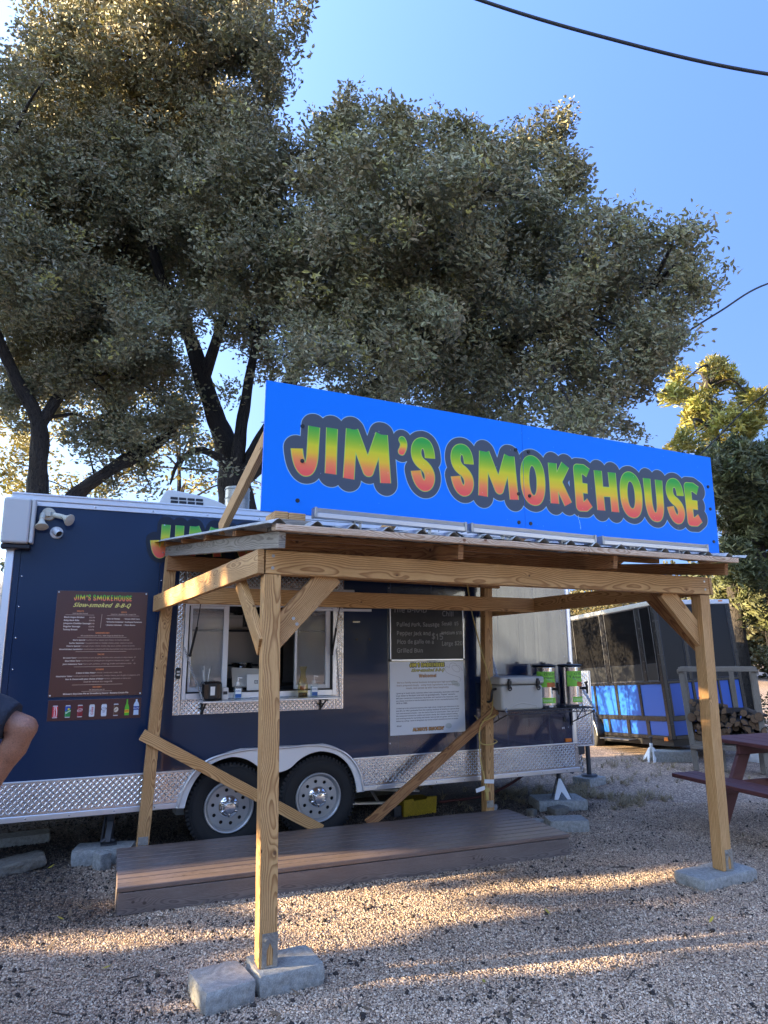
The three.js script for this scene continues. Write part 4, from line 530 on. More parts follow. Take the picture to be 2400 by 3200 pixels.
  part('roof_sheet', sheet(0, 1.3, 0), roofM, can); part('roof_sheet', sheet(1.25, 2.5, 0.0035), roofM, can); part('roof_sheet', sheet(2.46, 3.54, 0.001), roofM, can);
}
// ------------------------------------------------------------------ sign on the roof, its strip lights and cables
{
  const rz = Math.atan(-0.044 / 3.44), sg = local('sign_board', 'big bright blue sign with green to red lettering standing on the canopy roof', 'sign', [0.78, 2.325, -3.5], [0, Math.atan(0.12 / 3.44), rz]);
  const L = 3.442, H = 0.735, px = 2048 / L;
  const t = canvas(2048, Math.round(H * px), (c, w, h) => { c.fillStyle = 'rgb(0,122,236)'; c.fillRect(0, 0, w, h); letters(c, SIGN.map(([ch, a, b, y0, y1, o]) => [ch, a, b, y0 + (a * 0.0128), y1 + a * 0.0128, o]), px, H, 0.063, 0.044, 'rgb(168,196,210)', 0, 0); const r = prng(9); for (let i = 0; i < 60; i++) { c.fillStyle = 'rgba(235,240,250,0.5)'; c.fillRect(r() * w, r() * h, 1.5, 2 + r() * 3); } c.fillStyle = 'rgba(235,240,250,0.6)'; for (let i = 0; i < 6; i++) c.fillRect(2.13 * px + i * 2 + r() * 4, (H - 0.17 + i * 0.016) * px, 3, 7 + r() * 6); });
  t.wrapS = t.wrapT = THREE.ClampToEdgeWrapping; const fm = new THREE.MeshPhysicalMaterial({ map: t, roughness: 0.5, specularIntensity: 0.5 });
  for (const [a, b] of [[0, 1.704], [1.7055, L]]) {
    const p = part('panel', box(a, b, 0, H, -0.012, 0, 0.001), std(0.004, 0.14, 0.85, 0.5), sg), g = new THREE.PlaneGeometry(b - a - 0.001, H - 0.001).translate((a + b) / 2, H / 2, 0.0015); const uv = g.attributes.uv; for (let i = 0; i < 4; i++) uv.setX(i, lerp(a, b, uv.getX(i)) / L); part('printed_face', g, fm, p);
  }
  part('screw', merge([[0.2, 0.075], [0.22, 0.30], [0.215, 0.50], [1.655, 0.08], [1.745, 0.08], [1.66, 0.265], [1.745, 0.26], [1.65, 0.555], [1.75, 0.555], [3.385, 0.50], [3.388, 0.33], [3.392, 0.085]].map(([x, y]) => new THREE.CylinderGeometry(0.011, 0.012, 0.006, 14).rotateX(Math.PI / 2).translate(x, y, 0.004))), M.black, sg).userData.kind = 'stuff';
  part('stud', merge([0.2, 1.7, 3.38].map((x) => box(x - 0.045, x + 0.045, -0.05, H - 0.02, -0.052, -0.0125))), M.pine[0], sg);
  part('foot_block', merge([box(0.065, 0.14, -0.045, 0.0, -0.14, 0.04), box(0.141, 0.235, -0.045, -0.004, -0.14, 0.045)]), M.pine[1], sg); part('foot_block', box(0.08, 0.26, -0.082, -0.047, -0.16, 0.075), M.grey, sg); part('foot_block', box(3.40, 3.49, -0.055, -0.003, -0.16, 0.02), M.pine[2], sg); part('foot_block', box(1.62, 1.80, -0.055, -0.003, -0.16, 0.02), M.oldPine, sg);
  for (const [x, xb] of [[0.035, -0.02], [1.12, 1.08], [3.36, 3.3]]) part('back_brace', beamG(V(x, 0.43, -0.06), V(xb, 0.045, -0.90), 0.089, 0.038), M.pine[0], sg);
  const lb = (x0, x1, y0, y1, z0, z1, lab) => {
    const a = V(x0, y0, z0), b = V(x1, y1, z1), m = thing('strip_light', lab, 'strip light', [x0, y0 - 0.03, z0], 'strip lights under the sign'), W = barM(a, b), len = a.distanceTo(b), q = (g) => g.applyMatrix4(W);
    part('housing', q(merge([new RoundedBoxGeometry(len - 0.03, 0.028, 0.05, 1, 0.004).translate(0, -0.012, 0), ...[0, 1, 2, 3].map((i) => new THREE.BoxGeometry(len - 0.03, 0.0025, 0.044).translate(0, 0.006 + i * 0.0058, -0.001)), new THREE.BoxGeometry(len - 0.03, 0.022, 0.03).translate(0, 0.014, -0.006)])), std(0.56, 0.57, 0.58, 0.42, 0.7), m);
    for (const s of [-1, 1]) part('end_cap', q(new RoundedBoxGeometry(0.016, 0.056, 0.056, 1, 0.004).translate(s * (len / 2 - 0.008), 0.001, 0)), M.galv, m);
    for (const f of [-0.23, 0.23]) part('bracket', q(merge([new THREE.BoxGeometry(0.004, 0.05, 0.03).translate(f * len - 0.017, -0.05, 0), new THREE.BoxGeometry(0.004, 0.05, 0.03).translate(f * len + 0.017, -0.05, 0), new THREE.BoxGeometry(0.05, 0.004, 0.034).translate(f * len, -0.029, 0), new THREE.BoxGeometry(0.055, 0.003, 0.05).translate(f * len, -0.075, 0)])), M.galv, m);
  };
  lb(1.025, 1.955, 2.305, 2.293, -3.36, -3.40, 'grey strip light under the left half of the blue sign'); lb(1.982, 2.915, 2.292, 2.280, -3.40, -3.434, 'grey strip light under the middle of the blue sign'); lb(2.962, 3.91, 2.279, 2.279, -3.435, -3.462, 'grey strip light under the right end of the blue sign');
  single('light_cable', merge([tube([V(1.90, 2.265, -3.41), V(1.96, 2.235, -3.41), V(2.03, 2.228, -3.41), V(2.10, 2.245, -3.42), V(2.16, 2.232, -3.42), V(2.25, 2.226, -3.42)], 0.005, 30, 6), tube([V(2.85, 2.25, -3.45), V(2.9, 2.222, -3.44), V(2.96, 2.23, -3.44), V(3.1, 2.215, -3.45)], 0.005, 20, 6), tube([V(3.87, 2.25, -3.48), V(3.875, 2.21, -3.49), V(3.84, 2.197, -3.5), V(3.7, 2.2, -3.5)], 0.005, 20, 6)]), M.black, 'black light cable looping along the front edge of the metal roof', 'cable', null, null, [1.9, 2.22, -3.41]);
  const cd = thing('extension_cord', 'tan extension cord hanging and wound round the back right post', 'cord', [3.56, 0.2, -5.85]);
  part('cable', merge([tube([V(3.355, 2.24, -5.83), V(3.40, 1.96, -5.83), V(3.487, 1.606, -5.83), V(3.582, 1.286, -5.83), V(3.60, 1.17, -5.83), V(3.58, 1.0, -5.835), V(3.50, 0.95, -5.83)], 0.006, 50, 6), tube([V(3.49, 0.97, -5.99), V(3.48, 0.93, -5.85), V(3.60, 0.98, -5.80), V(3.675, 0.99, -5.95)], 0.006, 30, 6), tube([V(3.50, 0.95, -5.82), V(3.452, 0.88, -5.83), V(3.455, 0.74, -5.84), V(3.56, 0.715, -5.842), V(3.65, 0.735, -5.86), V(3.66, 0.75, -5.95)], 0.006, 30, 6), tube([V(3.46, 0.9, -5.85), V(3.455, 0.6, -5.85), V(3.49, 0.37, -5.83), V(3.50, 0.25, -5.83)], 0.006, 30, 6)]), M.cord, cd);
  part('plug', merge([rod(V(3.50, 0.31, -5.83), V(3.504, 0.235, -5.83), 0.016, 10), box(3.478, 3.525, 0.30, 0.335, -5.85, -5.815, 0.008)]), M.cord, cd); part('paper_tag', merge([new THREE.BoxGeometry(0.105, 0.036, 0.001).rotateZ(-0.1).translate(3.525, 0.392, -5.822), new THREE.BoxGeometry(0.1, 0.036, 0.001).rotateZ(0.2).translate(3.432, 0.33, -5.825)]), M.white, cd);
}

// ------------------------------------------------------------------ deck
{
  const d = local('wooden_deck', 'low dark brown plank deck between the canopy posts', 'deck', [0.262, 0, -4.905], [0, -0.034, 0]);
  const Wd = 3.37, n = 10, pitch = 0.0955;
  for (let i = 0; i < n; i++) { const z = -0.045 - i * pitch; part('board', cubeUV(new RoundedBoxGeometry(Wd + (R() - 0.5) * 0.008, 0.03, 0.0855, 1, 0.006), R() * 9, R() * 9).rotateX((R() - 0.5) * 0.012).translate(Wd / 2, 0.142 + (R() - 0.5) * 0.003, z), M.deck, d); }
  part('front_skirt', beamG(V(0.01, 0.06, -0.02), V(Wd - 0.01, 0.06, -0.02), 0.128, 0.036), M.deckSide, d); part('end_skirt', beamG(V(0.02, 0.06, -0.04), V(0.02, 0.06, -0.94), 0.128, 0.036), M.deckSide, d); part('end_skirt', beamG(V(Wd - 0.02, 0.06, -0.04), V(Wd - 0.02, 0.06, -0.94), 0.128, 0.036), M.deckSide, d); part('back_skirt', beamG(V(0.05, 0.06, -0.945), V(Wd - 0.05, 0.06, -0.945), 0.128, 0.036), M.deckSide, d); part('joist', merge([0.8, 1.6, 2.4].map((x) => beamG(V(x, 0.06, -0.05), V(x, 0.06, -0.92), 0.12, 0.036))), M.deckSide, d);
}
// ------------------------------------------------------------------ concrete blocks, stones, jacks, step, ladder
{
  const block = (lab, x, z, w, h, dd, ry, seed, mat = M.concrete, round = 0.16, y = 0, name = 'concrete_block', cat = 'concrete block', rough = 0.007, rz = 0) => { const g = rockG(w, h, dd, seed, round, rough).rotateZ(rz).rotateY(ry); g.computeBoundingBox(); return single(name, g.translate(x, y + h / 2 - 0.006, z), mat, lab, cat, null, null, [x, y, z]); };
  block('left half of the cracked concrete block under the front left post', 0.688, -3.615, 0.25, 0.103, 0.272, 0.17, 3, M.concrete, 0.3); block('right half of the cracked concrete block, carrying the front left post', 1.005, -3.66, 0.335, 0.103, 0.26, 0.06, 8, M.concrete, 0.3);
  block('flat concrete block under the front right post', 4.17, -3.885, 0.56, 0.078, 0.26, 0.07, 12, M.concrete, 0.22);
  block('concrete block lying free right of the deck', 4.10, -5.46, 0.36, 0.1, 0.22, -0.35, 21, M.concrete, 0.2); block('small broken concrete piece left of the free block', 3.87, -5.62, 0.2, 0.07, 0.12, 0.3, 26, M.concrete, 0.3);
  block('wide grey concrete pad under the white jack stand', 4.58, -6.22, 0.52, 0.1, 0.36, -0.3, 31, M.concrete, 0.16); block('square concrete block under the tongue jack', 5.66, -7.04, 0.3, 0.098, 0.26, 0.2, 35, M.concrete, 0.12);
  block('concrete pad under the trailer stabilizer left of the deck', 0.22, -6.17, 0.44, 0.115, 0.24, -0.25, 41, M.concrete, 0.16); block('small pale concrete piece leaning on the deck corner', 0.20, -5.96, 0.09, 0.12, 0.12, 0.5, 44, M.concrete, 0.35);
  block('flat rough limestone slab at the left edge', -0.37, -6.2, 0.34, 0.085, 0.22, 0.25, 52, M.stone, 0.35, 0, 'stone', 'stone', 0.016, 0.12); block('rounded stone in front of the jack stand pad', 4.40, -5.98, 0.2, 0.07, 0.13, 0.2, 57, M.stone, 0.5, 0, 'stone', 'stone', 0.01); block('small rounded stone between deck and jack stand', 4.12, -6.02, 0.085, 0.065, 0.08, 0.4, 59, M.stone, 0.55, 0, 'stone', 'stone', 0.006);
  block('grey rock beside the back right post', 3.70, -6.12, 0.13, 0.12, 0.1, 0.4, 63, M.concrete, 0.35, 0, 'stone', 'stone', 0.008); block('white block lying in the sun beside the left wheel', 0.86, -6.55, 0.16, 0.1, 0.14, 0.1, 66, M.white, 0.1, 0.22); block('brown block under the trailer floor behind the deck', 3.05, -7.6, 0.5, 0.2, 0.2, 0.1, 68, M.stone, 0.2);
  block('pale slab under the left end of the trailer', -0.45, -7.0, 0.5, 0.08, 0.2, 0.1, 71, M.concrete, 0.2); block('concrete block below the black trailer, beside its grey jack stand', 7.93, -7.95, 0.62, 0.15, 0.25, -0.45, 73, M.concrete, 0.12);
  block('white concrete block behind the picnic table leg', 8.98, -7.42, 0.22, 0.16, 0.2, 0.2, 76, M.white, 0.1);
  const stand = (lab, x, y, z, ry, white, h, k) => {
    const s = local('jack_stand', lab, 'jack stand', [x, y, z], [0, ry, 0]);
    const leg = new THREE.Shape(); leg.moveTo(-0.09, 0); leg.lineTo(-0.012, 0.2); leg.lineTo(0.012, 0.2); leg.lineTo(0.09, 0); leg.lineTo(0.05, 0); leg.lineTo(0.0, 0.075); leg.lineTo(-0.05, 0); leg.closePath();
    for (let i = 0; i < 3; i++) part('leg', new THREE.ExtrudeGeometry(leg, { depth: 0.006, bevelEnabled: false }).rotateX(-0.28).translate(0, 0, 0.075).rotateY(i * Math.PI * 2 / 3).scale(k, 1, k), i === 0 && white ? M.white : white ? M.darkSteel : M.white, s);
    part('tube', rod(V(0, 0.13, 0), V(0, 0.25, 0), 0.022, 12), white ? M.darkSteel : M.white, s); part('ratchet_post', rod(V(0, 0.2, 0), V(0, h - 0.02, 0), 0.014, 10), M.darkSteel, s); part('saddle', box(-0.03, 0.03, h - 0.02, h, -0.02, 0.02), M.darkSteel, s);
  };
  stand('dark jack stand with a white label plate under the right end of the blue trailer', 4.57, 0.095, -6.17, -0.25, true, 0.262, 1); stand('white jack stand under the black trailer', 7.62, 0.0, -8.05, 0.2, false, 0.34, 1.25);
  const st = thing('stabilizer_leg', 'rusty dark stabilizer leg under the trailer left of the deck', 'stabilizer', [0.26, 0.11, -6.25]);
  part('post', box(0.225, 0.285, 0.24, 0.42, -6.30, -6.24, 0.004), M.darkSteel, st); part('tip', merge([beamG(V(0.262, 0.27, -6.24), V(0.245, 0.12, -6.2), 0.05, 0.05)]), M.darkSteel, st); part('foot', merge([box(0.19, 0.31, 0.112, 0.12, -6.25, -6.14), rod(V(0.19, 0.13, -6.2), V(0.235, 0.15, -6.2), 0.016), rod(V(0.29, 0.13, -6.2), V(0.25, 0.15, -6.2), 0.016)]), M.darkSteel, st); part('crank_bar', rod(V(0.20, 0.13, -6.27), V(0.215, 0.3, -6.29), 0.011), M.darkSteel, st);
  const stp = local('yellow_step', 'yellow plastic step with round holes behind the deck', 'step', [2.95, 0, -6.5], [0, 0.12, 0]);
  const face = new THREE.Shape(); face.moveTo(-0.005, 0); face.lineTo(0.37, 0); face.lineTo(0.38, 0.15); face.lineTo(0.27, 0.155); face.lineTo(0.26, 0.135); face.lineTo(0.11, 0.135); face.lineTo(0.1, 0.155); face.lineTo(0.0, 0.15); face.closePath(); for (const [x, y, r] of [[0.05, 0.035, 0.021], [0.315, 0.035, 0.021], [0.045, 0.1, 0.009], [0.07, 0.1, 0.009], [0.19, 0.075, 0.01], [0.305, 0.1, 0.009], [0.33, 0.1, 0.009]]) { const h = new THREE.Path(); h.absarc(x, y, r, 0, 7); face.holes.push(h); }
  part('front', new THREE.ExtrudeGeometry(face, { depth: 0.02, bevelEnabled: true, bevelSize: 0.004, bevelThickness: 0.004, bevelSegments: 1 }), M.yellow, stp); part('body', box(0.0, 0.37, 0.0, 0.13, -0.25, -0.006, 0.01), M.yellow, stp); const ribs = []; for (let i = 0; i < 26; i++) for (let j = 0; j < 8; j++) ribs.push(new THREE.BoxGeometry(0.007, 0.007, 0.004).translate(0.015 + i * 0.0138, 0.012 + j * 0.0145, 0.0255)); stuffPart(part('grip_pattern', merge(ribs.filter((g, i) => (i + (i / 8 | 0)) % 2)), M.yellow, stp)); part('grey_side', box(-0.10, -0.012, 0.0, 0.1, -0.2, -0.01, 0.006), M.darkSteel, stp);
  const ld = thing('ladder', 'aluminium ladder lying under the trailer behind the deck', 'ladder', [2.8, 0.05, -6.9]); part('rail', beamG(V(1.9, 0.2, -6.5), V(3.3, 0.06, -6.75), 0.02, 0.06), M.alu, ld); part('rail', beamG(V(1.9, 0.28, -6.9), V(3.4, 0.10, -7.1), 0.02, 0.06), M.alu, ld); for (const t of [0.15, 0.38, 0.61, 0.84]) part('rung', rod(V(lerp(1.9, 3.3, t), lerp(0.2, 0.06, t), lerp(-6.5, -6.75, t)), V(lerp(1.9, 3.4, t), lerp(0.28, 0.10, t), lerp(-6.9, -7.1, t)), 0.014), M.alu, ld);
}

// ------------------------------------------------------------------ black and blue trailer at the right
{
  const b = local('black_trailer', 'black panelled trailer with blue lower panels at the right, behind the firewood', 'trailer', [7.86, 0.30, -7.87], [-0.065, THREE.MathUtils.degToRad(-5), 0.03]);
  const blk = std(0.016, 0.016, 0.018, 0.4, 0, { roughnessMap: rep(noiseT, 2, 2) }), grp = new THREE.MeshPhysicalMaterial({ color: new THREE.Color().setRGB(0.014, 0.015, 0.017), roughness: 0.34, specularIntensity: 0.6 }), blue = new THREE.MeshPhysicalMaterial({ color: new THREE.Color().setRGB(0.006, 0.085, 0.40), roughness: 0.4, clearcoat: 0.2, clearcoatRoughness: 0.2 });
  const LX = 1.46, LZ = -3.7;
  part('core', box(0.02, LX - 0.02, 0.03, 1.96, LZ + 0.02, -0.02), M.black, b);
  // corner posts and rails
  const post = (x, z, n = 'corner_post') => part(n, box(x - 0.035, x + 0.035, 0.0, 1.95, z - 0.035, z + 0.035, 0.006), blk, b);
  post(0.03, -0.03); post(LX - 0.03, -0.03); post(0.03, LZ + 0.03); post(LX - 0.03, LZ + 0.03);
  part('roof_rail', merge([box(-0.01, LX + 0.01, 1.95, 2.02, -0.02, 0.012, 0.008), box(LX - 0.012, LX + 0.012, 1.95, 2.02, LZ, -0.02, 0.008)]), M.aluWhite, b); part('roof_rail', box(-0.012, 0.02, 1.95, 2.02, LZ, -0.022, 0.008), M.galv, b); part('roof', box(0.02, LX - 0.012, 1.96, 2.01, LZ, -0.02), M.aluWhite, b); part('marker_lamp', box(1.25, 1.33, 1.985, 2.005, 0.012, 0.02, 0.003), M.amber, b);
  const rails = [[0.79, 0.83], [0.255, 0.325], [0.0, 0.05]];
  for (const [y0, y1] of rails) { part('rail', box(0.065, LX - 0.065, y0, y1, -0.02, 0.008, 0.004), blk, b); part('rail', box(-0.008, 0.02, y0, y1, LZ + 0.065, -0.066, 0.004), blk, b); }
  // right-hand (front) face: windows above, blue panels below
  const mullF = [[0.47, 0.53], [0.93, 0.99]]; for (const [x0, x1] of mullF) part('mullion', box(x0, x1, 0.831, 1.949, -0.02, 0.006, 0.004), blk, b);
  for (const [x0, x1] of [[0.066, 0.469], [0.531, 0.929], [0.991, LX - 0.066]]) { const w = part('window', box(x0 + 0.014, x1 - 0.014, 0.845, 1.935, -0.022, -0.008, 0.002), grp, b); part('frame', merge([box(x0, x0 + 0.013, 0.832, 1.948, -0.02, 0.0), box(x1 - 0.013, x1, 0.832, 1.948, -0.02, 0.0), box(x0 + 0.013, x1 - 0.013, 0.832, 0.844, -0.02, 0.0), box(x0 + 0.013, x1 - 0.013, 1.936, 1.948, -0.02, 0.0)]), M.darkSteel, w); }
  const bl = [[0.10, 0.50], [0.55, 0.83], [0.885, 0.985], [1.02, 1.19], [1.25, 1.40]]; for (const [x0, x1] of bl) { part('blue_panel', box(x0, x1, 0.327, 0.788, -0.02, -0.008, 0.003), blue, b); } for (const [x0, x1] of [[0.066, 0.099], [0.501, 0.549], [0.831, 0.884], [0.986, 1.019], [1.191, 1.249], [1.401, 1.394]]) if (x1 > x0) part('mullion', box(x0, x1, 0.326, 0.789, -0.02, 0.004, 0.003), blk, b);
  for (const [x0, x1] of [[0.07, 0.46], [0.51, 0.95], [1.0, 1.38]]) part('blue_panel', box(x0, x1, 0.052, 0.253, -0.02, -0.008, 0.003), blue, b); for (const [x0, x1] of [[0.461, 0.509], [0.951, 0.999]]) part('mullion', box(x0, x1, 0.051, 0.254, -0.02, 0.004, 0.003), blk, b);
  // left (long) face
  const side = (name, s0, s1, y0, y1, d, mat) => part(name, box(d, d + 0.02, y0, y1, -s1, -s0, 0.003), mat, b);
  for (const [s0, s1] of [[0.35, 0.43], [1.26, 1.345], [2.2, 2.28], [3.0, 3.08]]) side('mullion', s0, s1, 0.831, 1.949, -0.006, blk);
  for (const [s0, s1] of [[0.09, 0.34], [0.445, 1.245], [1.36, 2.185], [2.295, 2.985]]) { const w = side('window', s0 + 0.015, s1 - 0.015, 0.847, 1.935, 0.004, M.tinted); part('frame', merge([box(-0.002, 0.018, 0.832, 1.949, -s0 - 0.014, -s0), box(-0.002, 0.018, 0.832, 1.949, -s1, -s1 + 0.014), box(-0.002, 0.018, 0.832, 0.846, -s1 + 0.014, -s0 - 0.014), box(-0.002, 0.018, 1.936, 1.949, -s1 + 0.014, -s0 - 0.014)]), M.darkSteel, w); side('lower_board', s0 + 0.016, s1 - 0.016, 0.848, 1.09, 0.0025, grp); }
  for (const [s0, s1] of [[0.07, 0.55], [0.61, 1.12], [1.19, 1.72], [1.78, 2.3], [2.36, 2.9], [2.96, 3.5]]) side('blue_panel', s0, s1, 0.327, 0.788, 0.004, blue); for (const [s0, s1] of [[0.551, 0.609], [1.121, 1.189], [1.721, 1.779], [2.301, 2.359], [2.901, 2.959]]) side('mullion', s0, s1, 0.326, 0.789, -0.006, blk);
  for (const [s0, s1] of [[0.07, 0.45], [0.53, 0.92], [1.0, 1.42], [1.48, 1.62]]) side('blue_panel', s0, s1, 0.052, 0.253, 0.004, blue); for (const [s0, s1] of [[0.451, 0.529], [0.921, 0.999], [1.421, 1.479]]) side('mullion', s0, s1, 0.051, 0.254, -0.006, blk);
  side('amber_reflector', 0.09, 0.17, -0.02, 0.03, -0.012, M.amber); part('step_plate', box(-0.16, 0.02, -0.04, -0.025, -1.55, -0.8, 0.003), M.darkSteel, b); part('chassis', box(0.05, LX - 0.05, -0.10, 0.0, LZ + 0.1, -0.05), M.black, b);
  const wl = shadows(new THREE.Group()); wl.name = 'wheel'; b.add(wl); const ty = new THREE.LatheGeometry([[0.2, -0.1], [0.29, -0.11], [0.335, -0.08], [0.335, 0.06], [0.31, 0.09], [0.21, 0.085], [0.19, 0.06]].map((q) => new THREE.Vector2(...q)), 40).rotateZ(Math.PI / 2).translate(0.0, 0.03, -2.05); part('tyre', ty, M.rubber, wl); part('rim', new THREE.CylinderGeometry(0.2, 0.2, 0.06, 28).rotateZ(Math.PI / 2).translate(-0.02, 0.03, -2.05), M.darkSteel, wl);
  part('mudguard', new THREE.TorusGeometry(0.41, 0.028, 8, 32, Math.PI).scale(1, 1, 4).rotateY(Math.PI / 2).translate(-0.02, 0.0, -2.05), blk, b); part('mudguard_trim', new THREE.TorusGeometry(0.41, 0.014, 6, 32, Math.PI).rotateY(Math.PI / 2).translate(-0.13, 0.0, -2.05), M.galv, b);
}
// ------------------------------------------------------------------ firewood rack
{
  const rk = local('firewood_rack', 'weathered grey timber firewood rack in front of the black trailer', 'rack', [7.44, 0.0, -7.2], [0, -0.838, 0.0]), RW = 0.885;
  const P = (n, a, b, w = 0.06, t = 0.04, up) => part(n, beamG(a, b, w, t, up), M.rackGrey, rk), Z = V(0, 0, 1);
  P('post', V(0.085, 0.02, 0), V(0.0, 1.33, 0), 0.04, 0.07, Z); P('post', V(RW + 0.04, 0.02, 0), V(RW - 0.01, 1.33, 0), 0.04, 0.07, Z); P('post', V(0.075, 0.3, -0.42), V(0.02, 1.33, -0.42), 0.04, 0.07, Z); P('post', V(RW + 0.03, 0.3, -0.42), V(RW - 0.01, 1.33, -0.42), 0.04, 0.07, Z); P('post', V(0.66, 0.3, -0.42), V(0.62, 1.31, -0.42), 0.04, 0.06, Z);
  P('top_rail', V(-0.03, 1.318, 0.036), V(RW + 0.03, 1.326, 0.036)); P('top_rail', V(-0.02, 1.316, -0.456), V(RW + 0.02, 1.32, -0.456)); P('end_rail', V(-0.03, 1.285, 0.02), V(-0.03, 1.285, -0.44)); P('end_rail', V(RW + 0.03, 1.285, 0.02), V(RW + 0.03, 1.285, -0.44)); P('bottom_rail', V(0.04, 0.325, 0.036), V(RW + 0.05, 0.325, 0.036)); P('bottom_rail', V(0.04, 0.325, -0.456), V(RW + 0.05, 0.325, -0.456)); for (const x of [0.15, 0.4, 0.65, 0.85]) P('slat', V(x, 0.372, 0.03), V(x, 0.372, -0.44), 0.03, 0.09); P('leg', V(0.4, 0.0, -0.2), V(0.4, 0.3, -0.2), 0.09, 0.09, Z); P('leg', V(RW, 0.0, -0.2), V(RW, 0.3, -0.2), 0.09, 0.09, Z); P('side_board', V(0.04, 0.62, 0.0), V(0.04, 0.62, -0.42), 0.26, 0.018);
  const bark = std(0.085, 0.06, 0.045, 0.95, 0, { map: rep(barkT, 6, 6) }), core = std(0.5, 0.33, 0.2, 0.85, 0, { map: rep(greyT, 4, 4) }), r = prng(12);
  const split = (len, rad, kind) => {                                   // round or split log along z with pale ends
    const pts = [], n = 10; if (kind === 0) for (let i = 0; i < n; i++) { const a = i / n * 6.283; pts.push([Math.cos(a) * rad * (0.9 + 0.2 * r()), Math.sin(a) * rad * (0.9 + 0.2 * r())]); } else { pts.push([-rad * 0.2, -rad * 0.7]); for (let i = 0; i <= 6; i++) { const a = -0.4 + i / 6 * 1.9; pts.push([-rad * 0.2 + Math.cos(a) * rad * 1.25, -rad * 0.7 + Math.sin(a) * rad * 1.25]); } }
    const s = new THREE.Shape(pts.map((q) => new THREE.Vector2(...q))); return cubeUV(new THREE.ExtrudeGeometry(s, { depth: len, bevelEnabled: true, bevelSize: 0.003, bevelThickness: 0.003, bevelSegments: 1, steps: 3 }).translate(0, 0, -len / 2));
  };
  const RM = new THREE.Matrix4().makeRotationY(-0.838).setPosition(7.44, 0, -7.2), rot = new THREE.Quaternion().setFromAxisAngle(V(0, 1, 0), -0.838), ROWS = ['at the bottom of', 'low in', 'halfway up', 'high in', 'on top of'], SIDE = ['at the left end of', 'left of centre in', 'right of centre in', 'at the right end of'];
  for (let row = 0; row < 8; row++) { const n = 11, y0 = 0.435 + row * 0.062; for (let i = 0; i < n; i++) {
    const x = 0.12 + (i + (row % 2) * 0.5) / n * 0.80, top = 0.86 + 0.05 * Math.sin(x * 7 + 0.6) - 0.08 * x; if (y0 > top || x > 0.90) continue;
    const kind = r() < 0.3 ? 0 : 1, len = 0.40 + r() * 0.14, rad = 0.034 + r() * 0.022, g = split(len, rad, kind).rotateZ(r() * 6.28).rotateY((r() - 0.5) * (row > 4 ? 1.3 : 0.35)).rotateX((r() - 0.5) * 0.2).applyQuaternion(rot), at = V(x, y0 + (r() - 0.5) * 0.025, -0.2 + (r() - 0.5) * 0.12).applyMatrix4(RM);
    const m = shadows(new THREE.Mesh(g, [core, bark])); m.name = numbered('log'); m.position.copy(at); scene.add(m); const lay = Math.min(4, Math.floor(row * 5 / 7)), sd = Math.min(3, Math.floor((x - 0.1) / 0.205)); tag(m, (kind ? 'split' : 'round') + ' log ' + ROWS[lay] + ' the stack, ' + SIDE[sd] + ' the rack', 'log', 'logs in the firewood rack');
  } }
}
// ------------------------------------------------------------------ picnic table
{
  const t = local('picnic_table', 'dark red picnic table with attached benches at the right edge', 'picnic table', [5.9, 0, -4.3], [0, -0.05, 0]);
  const Bm = (n, a, b, h, w, up) => part(n, beamG(a, b, h, w, up, 0.008), M.red, t);
  for (let i = 0; i < 4; i++) Bm('tabletop_board', V(-0.285 + i * 0.19, 0.742, -0.83), V(-0.285 + i * 0.19, 0.742, 0.95), 0.038, 0.184);
  for (const s of [-1, 1]) for (const k of [0, 1]) Bm('bench_board', V(s * (0.61 + k * 0.15), 0.437, -0.83), V(s * (0.61 + k * 0.15), 0.437, 0.95), 0.038, 0.142);
  for (const z of [-0.52, 0.62]) { for (const s of [-1, 1]) Bm('leg', V(s * 0.21, 0.72, z), V(s * 0.62, 0.0, z), 0.13, 0.038, V(0, 0, 1).cross(V(1, 0, 0))); Bm('bench_support', V(-0.76, 0.365, z + 0.04), V(0.76, 0.365, z + 0.04), 0.1, 0.038); Bm('top_cleat', V(-0.36, 0.68, z + 0.04), V(0.36, 0.68, z + 0.04), 0.085, 0.038); Bm('center_brace', V(0, 0.36, z + Math.sign(-z) * 0.03), V(0, 0.70, z + Math.sign(-z) * 0.42), 0.085, 0.038, V(1, 0, 0)); }
}
